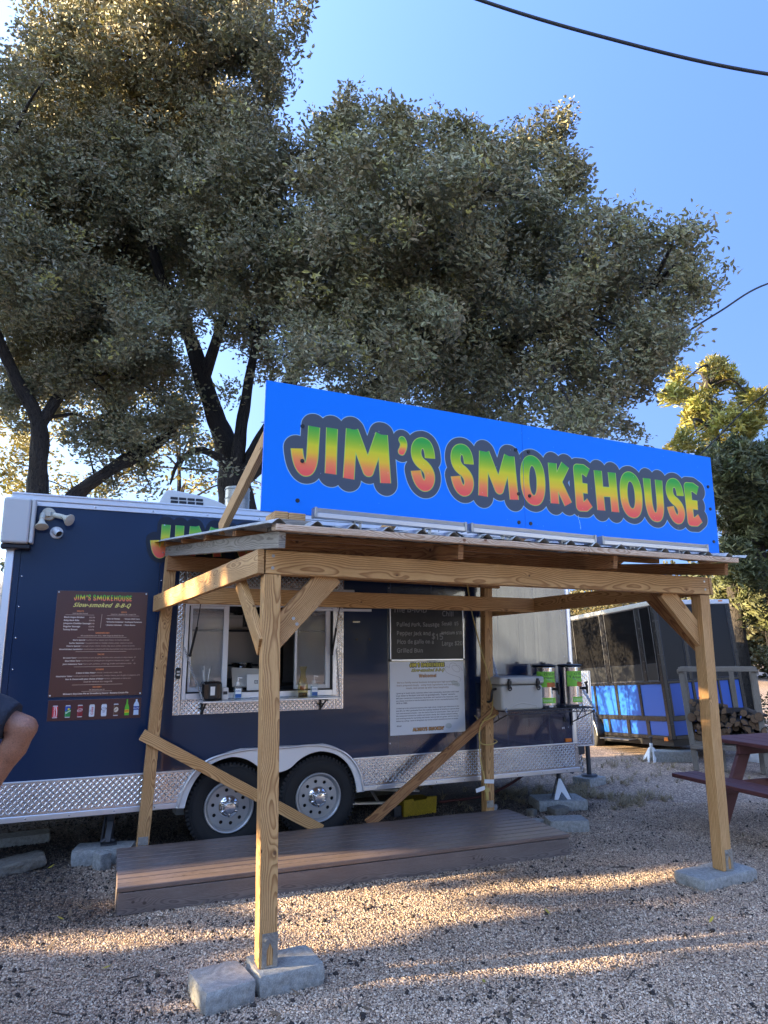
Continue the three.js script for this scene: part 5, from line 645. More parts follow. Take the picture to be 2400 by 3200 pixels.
// ------------------------------------------------------------------ person at the left edge
{
  const bones = [];                                                    // [a, b, ra, rb]
  const S = V(-0.47, 1.435, -3.22), E = V(-0.212, 1.308, -3.135), Wr = V(-0.325, 1.06, -3.22), base = V(-0.55, 0, -3.42);
  const hip = V(-0.56, 0.93, -3.42), chest = V(-0.57, 1.30, -3.42), neck = V(-0.58, 1.50, -3.42), head = V(-0.64, 1.66, -3.42), S2 = V(-0.60, 1.43, -3.61), E2 = V(-0.58, 1.15, -3.70), W2 = V(-0.80, 1.05, -3.62);
  const B = (a, b, ra, rb) => bones.push([a, b, ra, rb]);
  B(hip, chest, 0.145, 0.16); B(chest, neck, 0.14, 0.06); B(neck, head, 0.055, 0.06); B(chest.clone().add(V(0.02, 0.08, 0)), S, 0.10, 0.066); B(chest.clone().add(V(0, 0.08, 0)), S2, 0.10, 0.066); B(S, E, 0.056, 0.039); B(E, E.clone().lerp(Wr, 0.3), 0.037, 0.041); B(E.clone().lerp(Wr, 0.3), Wr, 0.041, 0.025); B(S2, E2, 0.058, 0.044); B(E2, W2, 0.045, 0.028);
  const legs = [[V(-0.56, 0.88, -3.33), V(-0.53, 0.48, -3.32), V(-0.50, 0.09, -3.31)], [V(-0.56, 0.88, -3.51), V(-0.62, 0.48, -3.52), V(-0.60, 0.09, -3.53)]];
  for (const [h, k, a] of legs) { B(h, k, 0.095, 0.06); B(k, k.clone().lerp(a, 0.3), 0.055, 0.062); B(k.clone().lerp(a, 0.3), a, 0.06, 0.038); B(a.clone().add(V(0.04, -0.05, 0)), a.clone().add(V(-0.17, -0.06, 0)), 0.04, 0.03); }
  const hd = [[head.clone().add(V(0, 0.03, 0)), head.clone().add(V(0.02, 0.06, 0)), 0.098, 0.1], [head.clone().add(V(-0.04, -0.06, 0)), head.clone().add(V(-0.055, -0.02, 0)), 0.055, 0.065], [head.clone().add(V(-0.10, 0.0, 0)), head.clone().add(V(-0.118, -0.02, 0)), 0.013, 0.016], [head.clone().add(V(0.0, 0.01, 0.085)), head.clone().add(V(0.01, -0.02, 0.088)), 0.02, 0.014], [head.clone().add(V(0.0, 0.01, -0.085)), head.clone().add(V(0.01, -0.02, -0.088)), 0.02, 0.014]];
  hd.forEach((h) => bones.push(h));
  function field(list, k) {
    return (p) => { let s = 0, m = 1e9; const ds = []; for (const [a, b, ra, rb] of list) { const ab = b.clone().sub(a), t = clamp(p.clone().sub(a).dot(ab) / (ab.lengthSq() || 1), 0, 1), d = p.distanceTo(a.clone().addScaledVector(ab, t)) - lerp(ra, rb, t); ds.push(d); m = Math.min(m, d); } for (const d of ds) if (d < m + 0.09) s += Math.exp(-(d - m) / k); return m - k * Math.log(s); };
  }
  function mesh(f, lo, hi, cell) {
    const size = Math.max(hi.x - lo.x, hi.y - lo.y, hi.z - lo.z), n = Math.ceil(size / cell), mc = new MarchingCubes(n, M.white, false, false, 400000); mc.isolation = 0;
    for (let k = 0; k < n; k++) for (let j = 0; j < n; j++) for (let i = 0; i < n; i++) { const p = V(lo.x + i / n * size, lo.y + j / n * size, lo.z + k / n * size); mc.field[k * n * n + j * n + i] = p.x > hi.x + cell || p.y > hi.y + cell || p.z > hi.z + cell ? -1 : -f(p); }
    mc.update(); const c = mc.count ?? mc.geometry.drawRange.count, pos = mc.positionArray.slice(0, c * 3); let g = new THREE.BufferGeometry();
    for (let i = 0; i < c * 3; i += 3) { pos[i] = lo.x + (pos[i] + 1) / 2 * size; pos[i + 1] = lo.y + (pos[i + 1] + 1) / 2 * size; pos[i + 2] = lo.z + (pos[i + 2] + 1) / 2 * size; }
    g.setAttribute('position', new THREE.Float32BufferAttribute(pos, 3)); g = mergeVertices(g, 1e-4); g.computeVertexNormals(); g.setAttribute('uv', new THREE.Float32BufferAttribute(new Float32Array(g.attributes.position.count * 2), 2)); return g;
  }
  const all = field(bones, 0.014), low = mesh(all, V(-0.95, 0, -3.8), V(-0.05, 1.9, -3.02), 0.021);
  // hand with five bent fingers, palm facing the body
  const dirv = Wr.clone().sub(E).normalize(), side = V(0, 0, 1).cross(dirv).normalize(), up = dirv.clone().cross(side).normalize(), hp = (a, b, c) => Wr.clone().addScaledVector(dirv, a).addScaledVector(side, b).addScaledVector(up, c);
  const hb = [[hp(-0.05, 0, 0), hp(0, 0, 0), 0.03, 0.026]]; for (let i = 0; i < 4; i++) { const o = (i - 1.5) * 0.02, l = [0.9, 1, 0.96, 0.78][i]; hb.push([hp(0.01, o * 0.7, 0), hp(0.085, o, 0), 0.017, 0.0125], [hp(0.085, o, 0), hp(0.085 + 0.042 * l, o, -0.012), 0.0105, 0.0095], [hp(0.085 + 0.042 * l, o, -0.012), hp(0.085 + 0.062 * l, o, -0.038), 0.0095, 0.0085], [hp(0.085 + 0.062 * l, o, -0.038), hp(0.085 + 0.062 * l, o, -0.06), 0.0085, 0.0075]); }
  hb.push([hp(0.015, -0.022, 0), hp(0.05, -0.048, -0.012), 0.015, 0.012], [hp(0.05, -0.048, -0.012), hp(0.085, -0.056, -0.026), 0.0115, 0.009]);
  const hf = field(hb, 0.004), hc = hp(0.06, 0, -0.01), hand = mesh(hf, hc.clone().addScalar(-0.14), hc.clone().addScalar(0.14), 0.0042);
  const arm = mesh(field(bones.slice(5, 8), 0.012), V(-0.52, 0.98, -3.36), V(-0.08, 1.55, -3.04), 0.008);
  const skinT = dataTex(128, 128, () => { const v = 205 + (R() - 0.5) * 40 + (R() < 0.06 ? -50 : 0); return [v, v * 0.93, v * 0.88]; }, true);
  const skin = std(0.46, 0.25, 0.175, 0.5, 0, { map: rep(skinT, 4, 4), bumpMap: rep(skinT, 4, 4), bumpScale: 0.0012 });
  const p = thing('person', 'person at the left edge in a dark navy T-shirt with one arm bent', 'person', [base.x, 0, base.z]);
  const bodyG = merge([low, arm, hand]); cubeUV(bodyG); part('body', cubeUV(bodyG), skin, p);
  const cloth = std(0.012, 0.016, 0.03, 0.9, 0, { bumpMap: rep(noiseT, 3, 3), bumpScale: 0.006 });
  const sl = S.clone().lerp(E, 0.84); const shirt = field([[hip.clone().add(V(0, -0.06, 0)), chest, 0.165, 0.178], [chest, neck.clone().add(V(0, -0.04, 0)), 0.155, 0.075], [chest.clone().add(V(0.02, 0.08, 0)), S, 0.115, 0.078], [chest.clone().add(V(0, 0.08, 0)), S2, 0.115, 0.078], [S, sl, 0.075, 0.073], [S2, S2.clone().lerp(E2, 0.75), 0.074, 0.07]], 0.02);
  const cut = (q) => { const t = q.clone().sub(S).dot(E.clone().sub(S).normalize()); const n = 0.006 * N3(q.x * 18, q.y * 18, q.z * 18); return Math.max(shirt(q) + n, q.distanceTo(E) < 0.3 ? t - S.distanceTo(E) * 0.80 - 0.05 * (sl.y - q.y) : -1, 0.84 - q.y); };
  part('shirt', cubeUV(mesh(cut, V(-0.85, 0.82, -3.85), V(-0.12, 1.56, -3.05), 0.010)), cloth, p);
  const shorts = field(legs.flatMap(([h, k]) => [[V(-0.56, 0.93, -3.42), h, 0.165, 0.12], [h, k.clone().lerp(h, 0.1), 0.12, 0.1]]), 0.02); part('shorts', cubeUV(mesh((q) => Math.max(shorts(q), 0.52 - q.y), V(-0.82, 0.5, -3.75), V(-0.3, 1.08, -3.1), 0.014)), std(0.09, 0.085, 0.07, 0.9), p);
  const hair = field([[head.clone().add(V(0.01, 0.06, 0)), head.clone().add(V(0.05, 0.05, 0)), 0.102, 0.095]], 0.01); part('hair', mesh((q) => Math.max(hair(q), 0.03 - (q.y - head.y) - (q.x - head.x) * 0.9), head.clone().addScalar(-0.2), head.clone().addScalar(0.2), 0.009), std(0.06, 0.045, 0.035, 0.8), p);
  part('eye', merge([-1, 1].map((s) => new THREE.SphereGeometry(0.012, 10, 8).translate(head.x - 0.083, head.y + 0.035, head.z + s * 0.033))), M.white, p); part('mouth', new THREE.SphereGeometry(0.02, 10, 6).scale(0.4, 0.3, 1).translate(head.x - 0.103, head.y - 0.055, head.z), std(0.3, 0.1, 0.09, 0.5), p);
  for (const [h, k, a] of legs) part('shoe', rockG(0.28, 0.085, 0.1, 4, 0.4, 0.002).translate(a.x - 0.06, 0.045, a.z), std(0.05, 0.05, 0.055, 0.7), p);
}

// ------------------------------------------------------------------ foliage
function leafSprig(seed, n, L, w, spread, up = 0.25) {                   // a twig with leaves, each two-sided and folded
  const r = prng(seed), pos = [];
  for (let i = 0; i < n; i++) {
    const a = r() * 6.283, t = i / n, o = V((r() - 0.5) * spread, t * spread * 1.1 - spread * 0.4, (r() - 0.5) * spread), dir = V(Math.cos(a), (r() - 0.5) * 1.5 + up, Math.sin(a)).normalize(), sd = V(r() - 0.5, r() - 0.5, r() - 0.5).cross(dir).normalize(), nm = dir.clone().cross(sd), l = L * (0.7 + r() * 0.6), q = w * (0.7 + r() * 0.6), c = q * 0.45;
    const P = (u, v, h) => o.clone().addScaledVector(dir, u * l).addScaledVector(sd, v * q).addScaledVector(nm, h);
    const b = P(0, 0, 0), l1 = P(0.35, 0.85, c), r1 = P(0.35, -0.85, c), l2 = P(0.7, 0.8, c * 0.7), r2 = P(0.7, -0.8, c * 0.7), m1 = P(0.35, 0, 0), m2 = P(0.72, 0, -c * 0.2), tp = P(1, 0, -c * 0.6);
    for (const f of [[b, m1, l1], [b, r1, m1], [l1, m1, l2], [m1, m2, l2], [m1, r1, r2], [m1, r2, m2], [l2, m2, tp], [m2, r2, tp]]) for (const v of f) pos.push(v.x, v.y, v.z);
  }
  const g = new THREE.BufferGeometry(); g.setAttribute('position', new THREE.Float32BufferAttribute(pos, 3)); g.computeVertexNormals(); return g;
}
function needleSprig(seed, n, L, spread) {                               // juniper spray: many slim tapering blades fanned from a twig
  const r = prng(seed), pos = [];
  for (let i = 0; i < n; i++) { const a = r() * 6.283, t = r(), o = V((r() - 0.5) * spread, (t - 0.5) * spread, (r() - 0.5) * spread), d = V(Math.cos(a), 0.7 * r() + 0.1, Math.sin(a)).normalize(), s = V(r() - 0.5, r() - 0.5, r() - 0.5).cross(d).normalize(), l = L * (0.6 + r() * 0.8), w = l * 0.14; const e = o.clone().addScaledVector(d, l), m = o.clone().addScaledVector(d, l * 0.45), A = m.clone().addScaledVector(s, w), B = m.clone().addScaledVector(s, -w); for (const f of [[o, A, B], [A, e, B]]) for (const v of f) pos.push(v.x, v.y, v.z); }
  const g = new THREE.BufferGeometry(); g.setAttribute('position', new THREE.Float32BufferAttribute(pos, 3)); g.computeVertexNormals(); return g;
}
const leafM = (r, g, b, tr = 0.35, rough = 0.5) => new THREE.MeshPhysicalMaterial({ color: new THREE.Color().setRGB(r, g, b), roughness: rough, transmission: tr, thickness: 0, side: THREE.DoubleSide });
function crown(parent, blobs, dens, geo, mat, seed, { scale = [0.8, 1.25], tint, rag = 0, warp = 0, gap = -0.18, gf = 1.7, flat = 0.85, name = 'crown' } = {}) {
  const r = prng(seed), list = [];
  if (rag) blobs = [...blobs, ...blobs.flatMap(([x, y, z, rad]) => { const o = []; for (let i = 0; i < rag; i++) { const u = r() * 1.7 - 0.7, a = r() * 6.283, s = Math.sqrt(Math.max(0, 1 - u * u)), q = rad * (0.95 + 0.25 * r()), k = rad * (0.16 + 0.18 * r()); for (let j = 0; j < 3; j++) o.push([x + s * Math.cos(a) * (q + j * k * 0.9), y + u * (q + j * k * 0.6), z + s * Math.sin(a) * (q + j * k * 0.9), k * (1 - j * 0.25)]); } return o; })];
  for (const [x, y, z, rad] of blobs) {
    const n = Math.round(dens * rad * rad * (0.6 + rad));
    for (let i = 0; i < n; i++) {
      const u = r() * 2 - 1, a = r() * 6.283, s = Math.sqrt(1 - u * u), q = rad * (0.25 + 0.85 * Math.sqrt(r())), d = V(s * Math.cos(a), u, s * Math.sin(a));
      const p = V(x, y, z).addScaledVector(V(d.x, d.y * flat, d.z), q * (1 + 0.5 * N3(d.x * 2.4 + x, d.y * 2.4 + y, d.z * 2.4 + z)) * (r() < 0.07 ? 1.22 : 1));
      if (warp) { const a = warp, f = 1.25; p.set(p.x + a * N3(p.x * f, p.y * f, p.z * f) + a * 0.45 * N3(p.x * 3.4, p.y * 3.4, p.z * 3.4 + 5), p.y + a * N3(p.x * f + 9, p.y * f, p.z * f) + a * 0.45 * N3(p.x * 3.4 + 4, p.y * 3.4, p.z * 3.4), p.z + a * N3(p.x * f, p.y * f + 7, p.z * f)); }
      if (N3(p.x * gf + seed, p.y * gf, p.z * gf) < gap) continue;
      list.push([p, d]);
    }
  }
  const m = new THREE.InstancedMesh(geo, mat, list.length), o = new THREE.Object3D(), c = new THREE.Color(); m.name = name; shadows(m); m.userData.kind = 'stuff';
  const off = parent.off ?? V(0, 0, 0);
  list.forEach(([p, d], i) => { o.position.copy(p).sub(off); o.rotation.set((r() - 0.5) * 1.3 + d.z * 0.7, r() * 6.283, (r() - 0.5) * 1.3 - d.x * 0.7); o.scale.setScalar(lerp(scale[0], scale[1], r())); o.updateMatrix(); m.setMatrixAt(i, o.matrix); const t = tint ? tint(r, p) : [1, 1, 1]; c.setRGB(...t); m.setColorAt(i, c); });
  parent.add(m); return list.length;
}
const oakGeo = leafSprig(5, 16, 0.066, 0.0145, 0.2), oakM = leafM(0.245, 0.235, 0.13, 0.25, 0.55);
const oakTint = (r) => { const k = 0.75 + r() * 0.5, w = r(); return w < 0.03 ? [1.6 * k, 1.5 * k, 0.8 * k] : [k * (0.92 + r() * 0.25), k, k * (0.8 + r() * 0.3)]; };
const limbs = (parent, from, blobs, k, r0 = 0.035) => part('limb', merge(blobs.filter((b, i) => i % k === 0).map(([x, y, z, rad]) => { const p = V(x, y, z), n = from.reduce((a, b) => (b.distanceTo(p) < a.distanceTo(p) ? b : a)), m = n.clone().lerp(p, 0.5).add(V((R() - 0.5) * 0.5, 0.18 + R() * 0.2, (R() - 0.5) * 0.5)); return limb([n, m, p], [r0 * (0.6 + R() * 0.5), r0 * 0.5, 0.008], 6, 12, 0.1); })), M.bark, parent);
const BA = [[-0.63, 9.09, -8.14, 0.46], [0.10, 8.97, -7.49, 0.52], [0.91, 9.51, -7.84, 0.62], [1.43, 8.93, -7.08, 0.39], [-0.98, 8.34, -7.99, 0.36], [-1.31, 8.43, -9.03, 0.51], [-0.61, 9.62, -9.91, 0.71], [0.28, 9.46, -9.24, 0.75], [1.08, 9.33, -8.83, 0.62], [-1.23, 7.29, -8.75, 0.59], [-0.53, 7.88, -9.20, 0.70], [0.32, 7.45, -8.21, 0.71], [1.06, 7.22, -7.66, 0.58], [1.60, 7.12, -7.27, 0.41], [-1.09, 6.37, -8.88, 0.59], [-0.43, 7.44, -10.34, 0.77], [0.53, 7.24, -9.70, 0.69], [-1.27, 6.26, -10.62, 0.50], [-0.58, 6.33, -10.30, 0.56], [0.14, 5.61, -8.46, 0.42], [-0.79, 5.43, -9.96, 0.41], [-0.09, 5.58, -10.01, 0.49], [0.54, 5.82, -10.15, 0.38], [0.72, 4.99, -9.38, 0.24], [0.32, 4.69, -9.45, 0.35], [-0.18, 4.48, -9.65, 0.29], [-0.12, 10.11, -7.88, 0.77], [1.16, 11.46, -8.73, 0.77], [0.78, 8.45, -8.62, 0.65], [0.04, 7.92, -9.90, 0.64]];
const BB = [[1.23, 6.74, -8.16, 0.61], [1.77, 6.29, -7.16, 0.55], [2.30, 7.53, -6.42, 0.29], [2.15, 7.40, -6.99, 0.47], [2.67, 7.35, -6.35, 0.44], [3.02, 6.80, -5.63, 0.36], [3.64, 6.94, -5.71, 0.38], [4.73, 7.94, -6.32, 0.36], [2.21, 6.04, -5.84, 0.52], [2.82, 6.05, -5.59, 0.53], [4.09, 6.91, -6.34, 0.57], [4.26, 6.45, -5.49, 0.42], [2.21, 6.16, -7.07, 0.56], [2.93, 5.93, -6.65, 0.60], [3.54, 5.82, -6.09, 0.58], [5.03, 6.72, -6.93, 0.63], [4.61, 5.74, -5.28, 0.37], [5.35, 6.24, -5.41, 0.34], [5.49, 5.86, -4.90, 0.30], [2.01, 5.62, -7.52, 0.42], [2.39, 5.13, -6.56, 0.52], [3.13, 5.12, -6.45, 0.58], [4.30, 5.59, -6.85, 0.65], [4.47, 5.19, -5.78, 0.48], [5.44, 5.67, -5.87, 0.46], [6.63, 6.19, -6.13, 0.45], [5.57, 5.34, -4.72, 0.18], [2.00, 4.48, -6.32, 0.35], [2.59, 4.44, -6.51, 0.37], [3.89, 4.91, -7.22, 0.49], [4.47, 4.73, -6.63, 0.47], [4.65, 4.46, -5.65, 0.42], [5.29, 4.80, -5.54, 0.38], [5.26, 4.85, -5.15, 0.23], [5.45, 4.29, -5.91, 0.30], [4.45, 3.87, -5.37, 0.26], [1.51, 5.80, -7.86, 0.32], [1.24, 6.15, -8.41, 0.34], [2.01, 5.50, -8.39, 0.28]];
let nLeaf = 0;
const fuller = (L, k, dx, dy, dz) => [...L.map(([x, y, z, r]) => [x, y, z, r * k]), ...L.map(([x, y, z, r], i) => [x + dx + 0.2 * Math.sin(i * 3.1), y + dy + 0.2 * Math.sin(i * 1.7), z + dz, r * k])];
{
  const a = thing('oak_tree', 'dark live oak with forked trunk at the far left behind the blue trailer', 'tree', [-0.55, 0, -9.5]);
  const tA = [V(-0.5, 0, -9.5), V(-0.62, 2.4, -9.5), V(-0.76, 3.7, -9.5), V(-0.84, 4.55, -9.5), V(-1.15, 5.1, -9.45), V(-1.5, 5.9, -9.3), V(-1.6, 7.2, -9.1)];
  part('trunk', limb(tA, [0.19, 0.14, 0.12, 0.105, 0.08, 0.06, 0.03], 12, 44, 0.25), M.bark, a);
  part('limb', limb([V(-0.84, 4.4, -9.5), V(-0.55, 5.1, -9.55), V(-0.25, 6.2, -9.5), V(0.2, 7.6, -9.1), V(0.5, 9.0, -8.8)], [0.085, 0.07, 0.055, 0.04, 0.02], 9, 30, 0.2), M.bark, a);
  limbs(a, [...tA.slice(3), V(-0.55, 5.1, -9.55), V(-0.25, 6.2, -9.5), V(0.2, 7.6, -9.1), V(0.5, 9.0, -8.8)], BA, 1, 0.04);
  nLeaf += crown(a, fuller(BA, 1.06, 0.02, 0.75, -1.1), 1180, oakGeo, oakM, 11, { tint: oakTint, scale: [0.7, 1.3], gap: -0.12, gf: 2.6, rag: 5, warp: 0.55 });
  crown(a, [...BA.filter((q) => q[1] < 6.5).map(([x, y, z, r]) => [x + 0.1, y - 0.25, z + 0.4, r * 1.1]), [-1.1, 5.0, -9.6, 0.3], [-0.45, 5.0, -9.8, 0.3], [0.15, 5.1, -9.5, 0.35], [0.45, 5.35, -9.2, 0.3], [-0.95, 5.9, -9.2, 0.4], [-0.2, 6.2, -9.2, 0.45], [0.6, 6.2, -9.3, 0.4], [-1.3, 4.6, -9.8, 0.25], [0.05, 4.55, -9.9, 0.25]], 900, oakGeo, oakM, 13, { tint: oakTint, scale: [0.65, 1.2], name: 'low_boughs', warp: 0.5, gap: -0.1, gf: 2.6 });
  const c = thing('leaning_oak', 'leaning oak limb rising right behind the trailer roof, left of the large oak', 'tree', [-0.3, 0, -9.6]);
  part('trunk', limb([V(-0.5, 0, -9.9), V(-0.45, 2.8, -9.7), V(-0.32, 3.6, -9.6), V(-0.09, 3.82, -9.55), V(0.25, 4.1, -9.5), V(0.72, 4.45, -9.4), V(1.0, 4.85, -9.3)], [0.17, 0.15, 0.135, 0.12, 0.1, 0.07, 0.025], 11, 40, 0.25), M.bark, c);
  const bc = [[0.02, 4.05, -9.75, 0.22], [0.30, 4.3, -9.4, 0.25], [0.72, 4.55, -9.3, 0.22], [0.5, 4.05, -9.6, 0.18], [0.62, 3.75, -9.5, 0.13], [0.15, 3.7, -9.5, 0.12]]; limbs(c, [V(-0.09, 3.82, -9.55), V(0.25, 4.1, -9.5), V(0.72, 4.45, -9.4)], bc, 1, 0.022); nLeaf += crown(c, bc, 900, oakGeo, oakM, 19, { tint: oakTint });
  const b = thing('large_oak', 'large live oak with thick branching trunk behind the trailer and sign', 'tree', [1.9, 0, -9.5]);
  const tB = [V(1.98, 0, -9.5), V(1.9, 2.2, -9.5), V(1.8, 3.4, -9.5), V(1.72, 4.0, -9.5), V(1.58, 4.5, -9.5), V(1.23, 5.33, -9.4), V(0.95, 5.95, -9.2), V(0.55, 6.5, -8.9), V(0.2, 7.4, -8.6)];
  part('trunk', limb(tB, [0.36, 0.29, 0.26, 0.23, 0.15, 0.125, 0.1, 0.07, 0.04], 14, 60, 0.28), M.bark, b);
  const rb = [V(1.75, 3.95, -9.5), V(2.15, 4.7, -9.2), V(2.45, 5.6, -8.6), V(3.0, 6.3, -7.6), V(3.6, 6.6, -6.8)], mb = [V(1.2, 5.3, -9.4), V(1.35, 6.0, -9.0), V(1.5, 6.9, -8.2)], r2 = [V(1.8, 4.0, -9.4), V(2.7, 4.7, -8.4), V(3.7, 5.2, -7.4), V(5.0, 5.5, -6.4), V(6.2, 6.0, -6.0)], nb = [V(1.72, 4.0, -9.4), V(1.75, 4.9, -9.1), V(1.8, 5.8, -8.6)];
  part('limb', limb(rb, [0.15, 0.12, 0.09, 0.06, 0.03], 10, 34, 0.2), M.bark, b); part('limb', limb(mb, [0.09, 0.07, 0.04], 9, 24, 0.2), M.bark, b); part('limb', limb(r2, [0.14, 0.11, 0.085, 0.06, 0.025], 10, 34, 0.2), M.bark, b); part('limb', limb(nb, [0.11, 0.08, 0.05], 9, 24, 0.2), M.bark, b);
  part('limb', limb([V(1.72, 4.05, -9.4), V(1.45, 4.2, -9.2), V(1.15, 4.22, -9.0), V(0.9, 4.02, -8.95), V(0.8, 3.7, -8.9)], [0.075, 0.06, 0.045, 0.03, 0.012], 8, 26, 0.25), M.bark, b);
  limbs(b, [...tB.slice(4), ...rb, ...mb, ...r2, ...nb], BB, 1, 0.04);
  nLeaf += crown(b, fuller(BB, 1.0, 0.5, 0.35, -1.0), 1220, oakGeo, oakM, 23, { tint: oakTint, scale: [0.7, 1.3], gap: -0.1, gf: 2.8, rag: 4, warp: 0.45 }); nLeaf += crown(b, [[1.1, 3.86, -8.6, 0.16], [0.95, 4.1, -8.9, 0.16], [1.31, 3.62, -7.6, 0.1], [1.05, 4.35, -8.9, 0.14], [1.35, 4.4, -9.0, 0.15], [2.0, 4.6, -8.6, 0.2], [2.2, 4.3, -8.4, 0.2], [1.5, 5.05, -8.9, 0.16]], 620, oakGeo, oakM, 29, { tint: oakTint, name: 'low_twigs' });
}
// trees beyond: thin sunlit ones at the left, junipers and bushes at the right
{
  const farGeo = leafSprig(8, 14, 0.11, 0.03, 0.34), farM = leafM(0.24, 0.21, 0.05, 0.45, 0.6), warm = (r) => { const k = 0.7 + r() * 0.7; return [k * 1.1, k, k * 0.7]; };
  const BK = [[-2.19, 7.29, -18.65, 0.81], [-1.68, 8.22, -19.32, 0.74], [-2.13, 6.02, -18.38, 0.79], [-1.53, 7.15, -20.44, 0.64], [-0.81, 7.46, -17.80, 0.57], [0.98, 6.61, -16.18, 0.54], [0.79, 5.93, -17.16, 0.57], [-1.87, 4.82, -16.88, 0.62], [-1.37, 5.60, -18.20, 0.45], [-0.50, 5.22, -17.15, 0.54], [0.35, 5.81, -19.50, 0.50], [2.12, 7.72, -18.07, 0.50], [2.35, 6.60, -16.74, 0.46], [1.68, 5.34, -15.23, 0.36], [2.98, 5.46, -15.64, 0.44], [1.02, 7.35, -16.01, 0.54], [2.18, 5.20, -15.83, 0.32], [3.37, 5.34, -15.40, 0.32], [4.87, 5.57, -17.54, 0.50]];
  const t1 = thing('sparse_tree', 'thin sunlit yellow green tree far behind at the left edge', 'tree', [-1.6, 0, -18.5]), t2 = thing('sparse_tree', 'thin sunlit yellow green tree far behind, seen between the oak trunks', 'tree', [1.9, 0, -16.5]);
  const s1 = BK.filter((q) => q[0] < -0.4), s2 = BK.filter((q) => q[0] >= -0.4);
  part('trunk', limb([V(-1.6, 0, -18.5), V(-1.7, 4, -18.5), V(-1.5, 7, -18.7)], [0.14, 0.1, 0.04], 8, 20), M.bark, t1); limbs(t1, [V(-1.7, 4, -18.5), V(-1.6, 5.5, -18.6), V(-1.5, 7, -18.7)], s1, 1, 0.04); crown(t1, s1, 130, farGeo, farM, 31, { tint: warm, gap: -0.05 });
  part('trunk', limb([V(1.9, 0, -16.5), V(1.8, 3.5, -16.5), V(1.7, 6, -16.8)], [0.14, 0.1, 0.04], 8, 20), M.bark, t2); limbs(t2, [V(1.8, 3.5, -16.5), V(1.75, 5, -16.6), V(1.7, 6, -16.8)], s2, 1, 0.035); crown(t2, s2, 130, farGeo, farM, 37, { tint: warm, gap: -0.05 });
  const jn = needleSprig(4, 46, 0.13, 0.2), jM = leafM(0.24, 0.25, 0.05, 0.35, 0.7), jt = (r) => { const k = 0.65 + r() * 0.8; return [k * (1 + 0.3 * r()), k, k * 0.8]; };  // leaf colour brightened and yellowed to carry the sunlight
  const D1 = [[10.51, 6.83, -9.44, 0.35], [11.38, 7.14, -10.50, 0.28], [11.81, 7.34, -9.85, 0.41], [11.38, 7.25, -9.24, 0.26], [12.57, 7.07, -9.96, 0.35], [12.48, 6.51, -9.40, 0.27], [11.75, 6.63, -10.12, 0.48], [11.46, 6.03, -9.22, 0.45], [10.67, 5.71, -9.39, 0.38], [10.74, 5.64, -9.94, 0.23], [11.73, 6.42, -8.67, 0.19], [11.97, 6.02, -9.20, 0.32], [12.45, 5.84, -10.32, 0.49], [11.05, 5.36, -9.62, 0.38]];
  const D2 = [[10.69, 4.87, -8.62, 0.47], [11.18, 5.07, -8.46, 0.41], [11.30, 4.44, -8.90, 0.55], [12.21, 4.71, -10.16, 0.41], [12.11, 4.00, -9.19, 0.57], [11.45, 3.78, -9.32, 0.50], [10.92, 3.11, -9.15, 0.42], [13.39, 3.38, -10.49, 0.63], [11.96, 2.59, -9.73, 0.51], [11.89, 2.43, -9.20, 0.49], [10.51, 4.38, -8.94, 0.24], [12.9, 4.9, -9.2, 0.6], [13.4, 4.2, -9.0, 0.7], [12.9, 3.2, -8.7, 0.6]];
  const j1 = thing('juniper', 'tall sunlit yellow green juniper standing behind the right end of the sign', 'tree', [11.6, 0, -9.6]), j2 = thing('shade_tinted_juniper', 'juniper with shade put into its leaf colour, beside the black trailer below the sunlit one', 'tree', [12.0, 0, -9.2]);
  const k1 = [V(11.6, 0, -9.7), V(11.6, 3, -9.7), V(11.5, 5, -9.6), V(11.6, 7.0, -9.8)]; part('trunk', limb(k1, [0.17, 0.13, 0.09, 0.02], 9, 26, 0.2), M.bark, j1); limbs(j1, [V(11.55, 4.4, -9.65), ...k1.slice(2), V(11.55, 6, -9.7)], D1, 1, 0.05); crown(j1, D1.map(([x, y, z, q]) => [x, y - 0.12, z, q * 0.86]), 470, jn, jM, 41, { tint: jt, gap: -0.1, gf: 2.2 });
  const k2 = [V(12.1, 0, -9.3), V(12.0, 2.5, -9.3), V(11.8, 4.6, -9.2)]; part('trunk', limb(k2, [0.16, 0.12, 0.05], 9, 20, 0.2), M.bark, j2); limbs(j2, [k2[1], V(11.9, 3.6, -9.25), k2[2]], D2, 1, 0.045); crown(j2, D2, 480, jn, leafM(0.075, 0.095, 0.035, 0.25, 0.7), 43, { tint: jt, gap: -0.12, gf: 2.2 });  // darker leaf colour stands in for the shade on the lower foliage
  const shadeLeaf = std(0.11, 0.12, 0.06, 0.6, 0, { side: THREE.DoubleSide }), bG = leafSprig(14, 14, 0.055, 0.014, 0.17), bM = leafM(0.075, 0.085, 0.03, 0.35, 0.6), r = prng(8);
  const bush = (lab, list, seed, mat = bM) => { const [x, , z] = list[0], o = thing('bush', lab, 'bush', [x, 0, z]); part('stem', merge(list.map(([a, b, c]) => limb([V(x, 0, z), V(lerp(x, a, 0.5), Math.max(0.1, b * 0.5), lerp(z, c, 0.5)), V(a, Math.max(b, 0.2), c)], [0.03, 0.02, 0.008], 6, 10))), M.bark, o); crown(o, list, 420, bG, mat, seed, { tint: jt, gap: -0.15, gf: 2.4 }); };
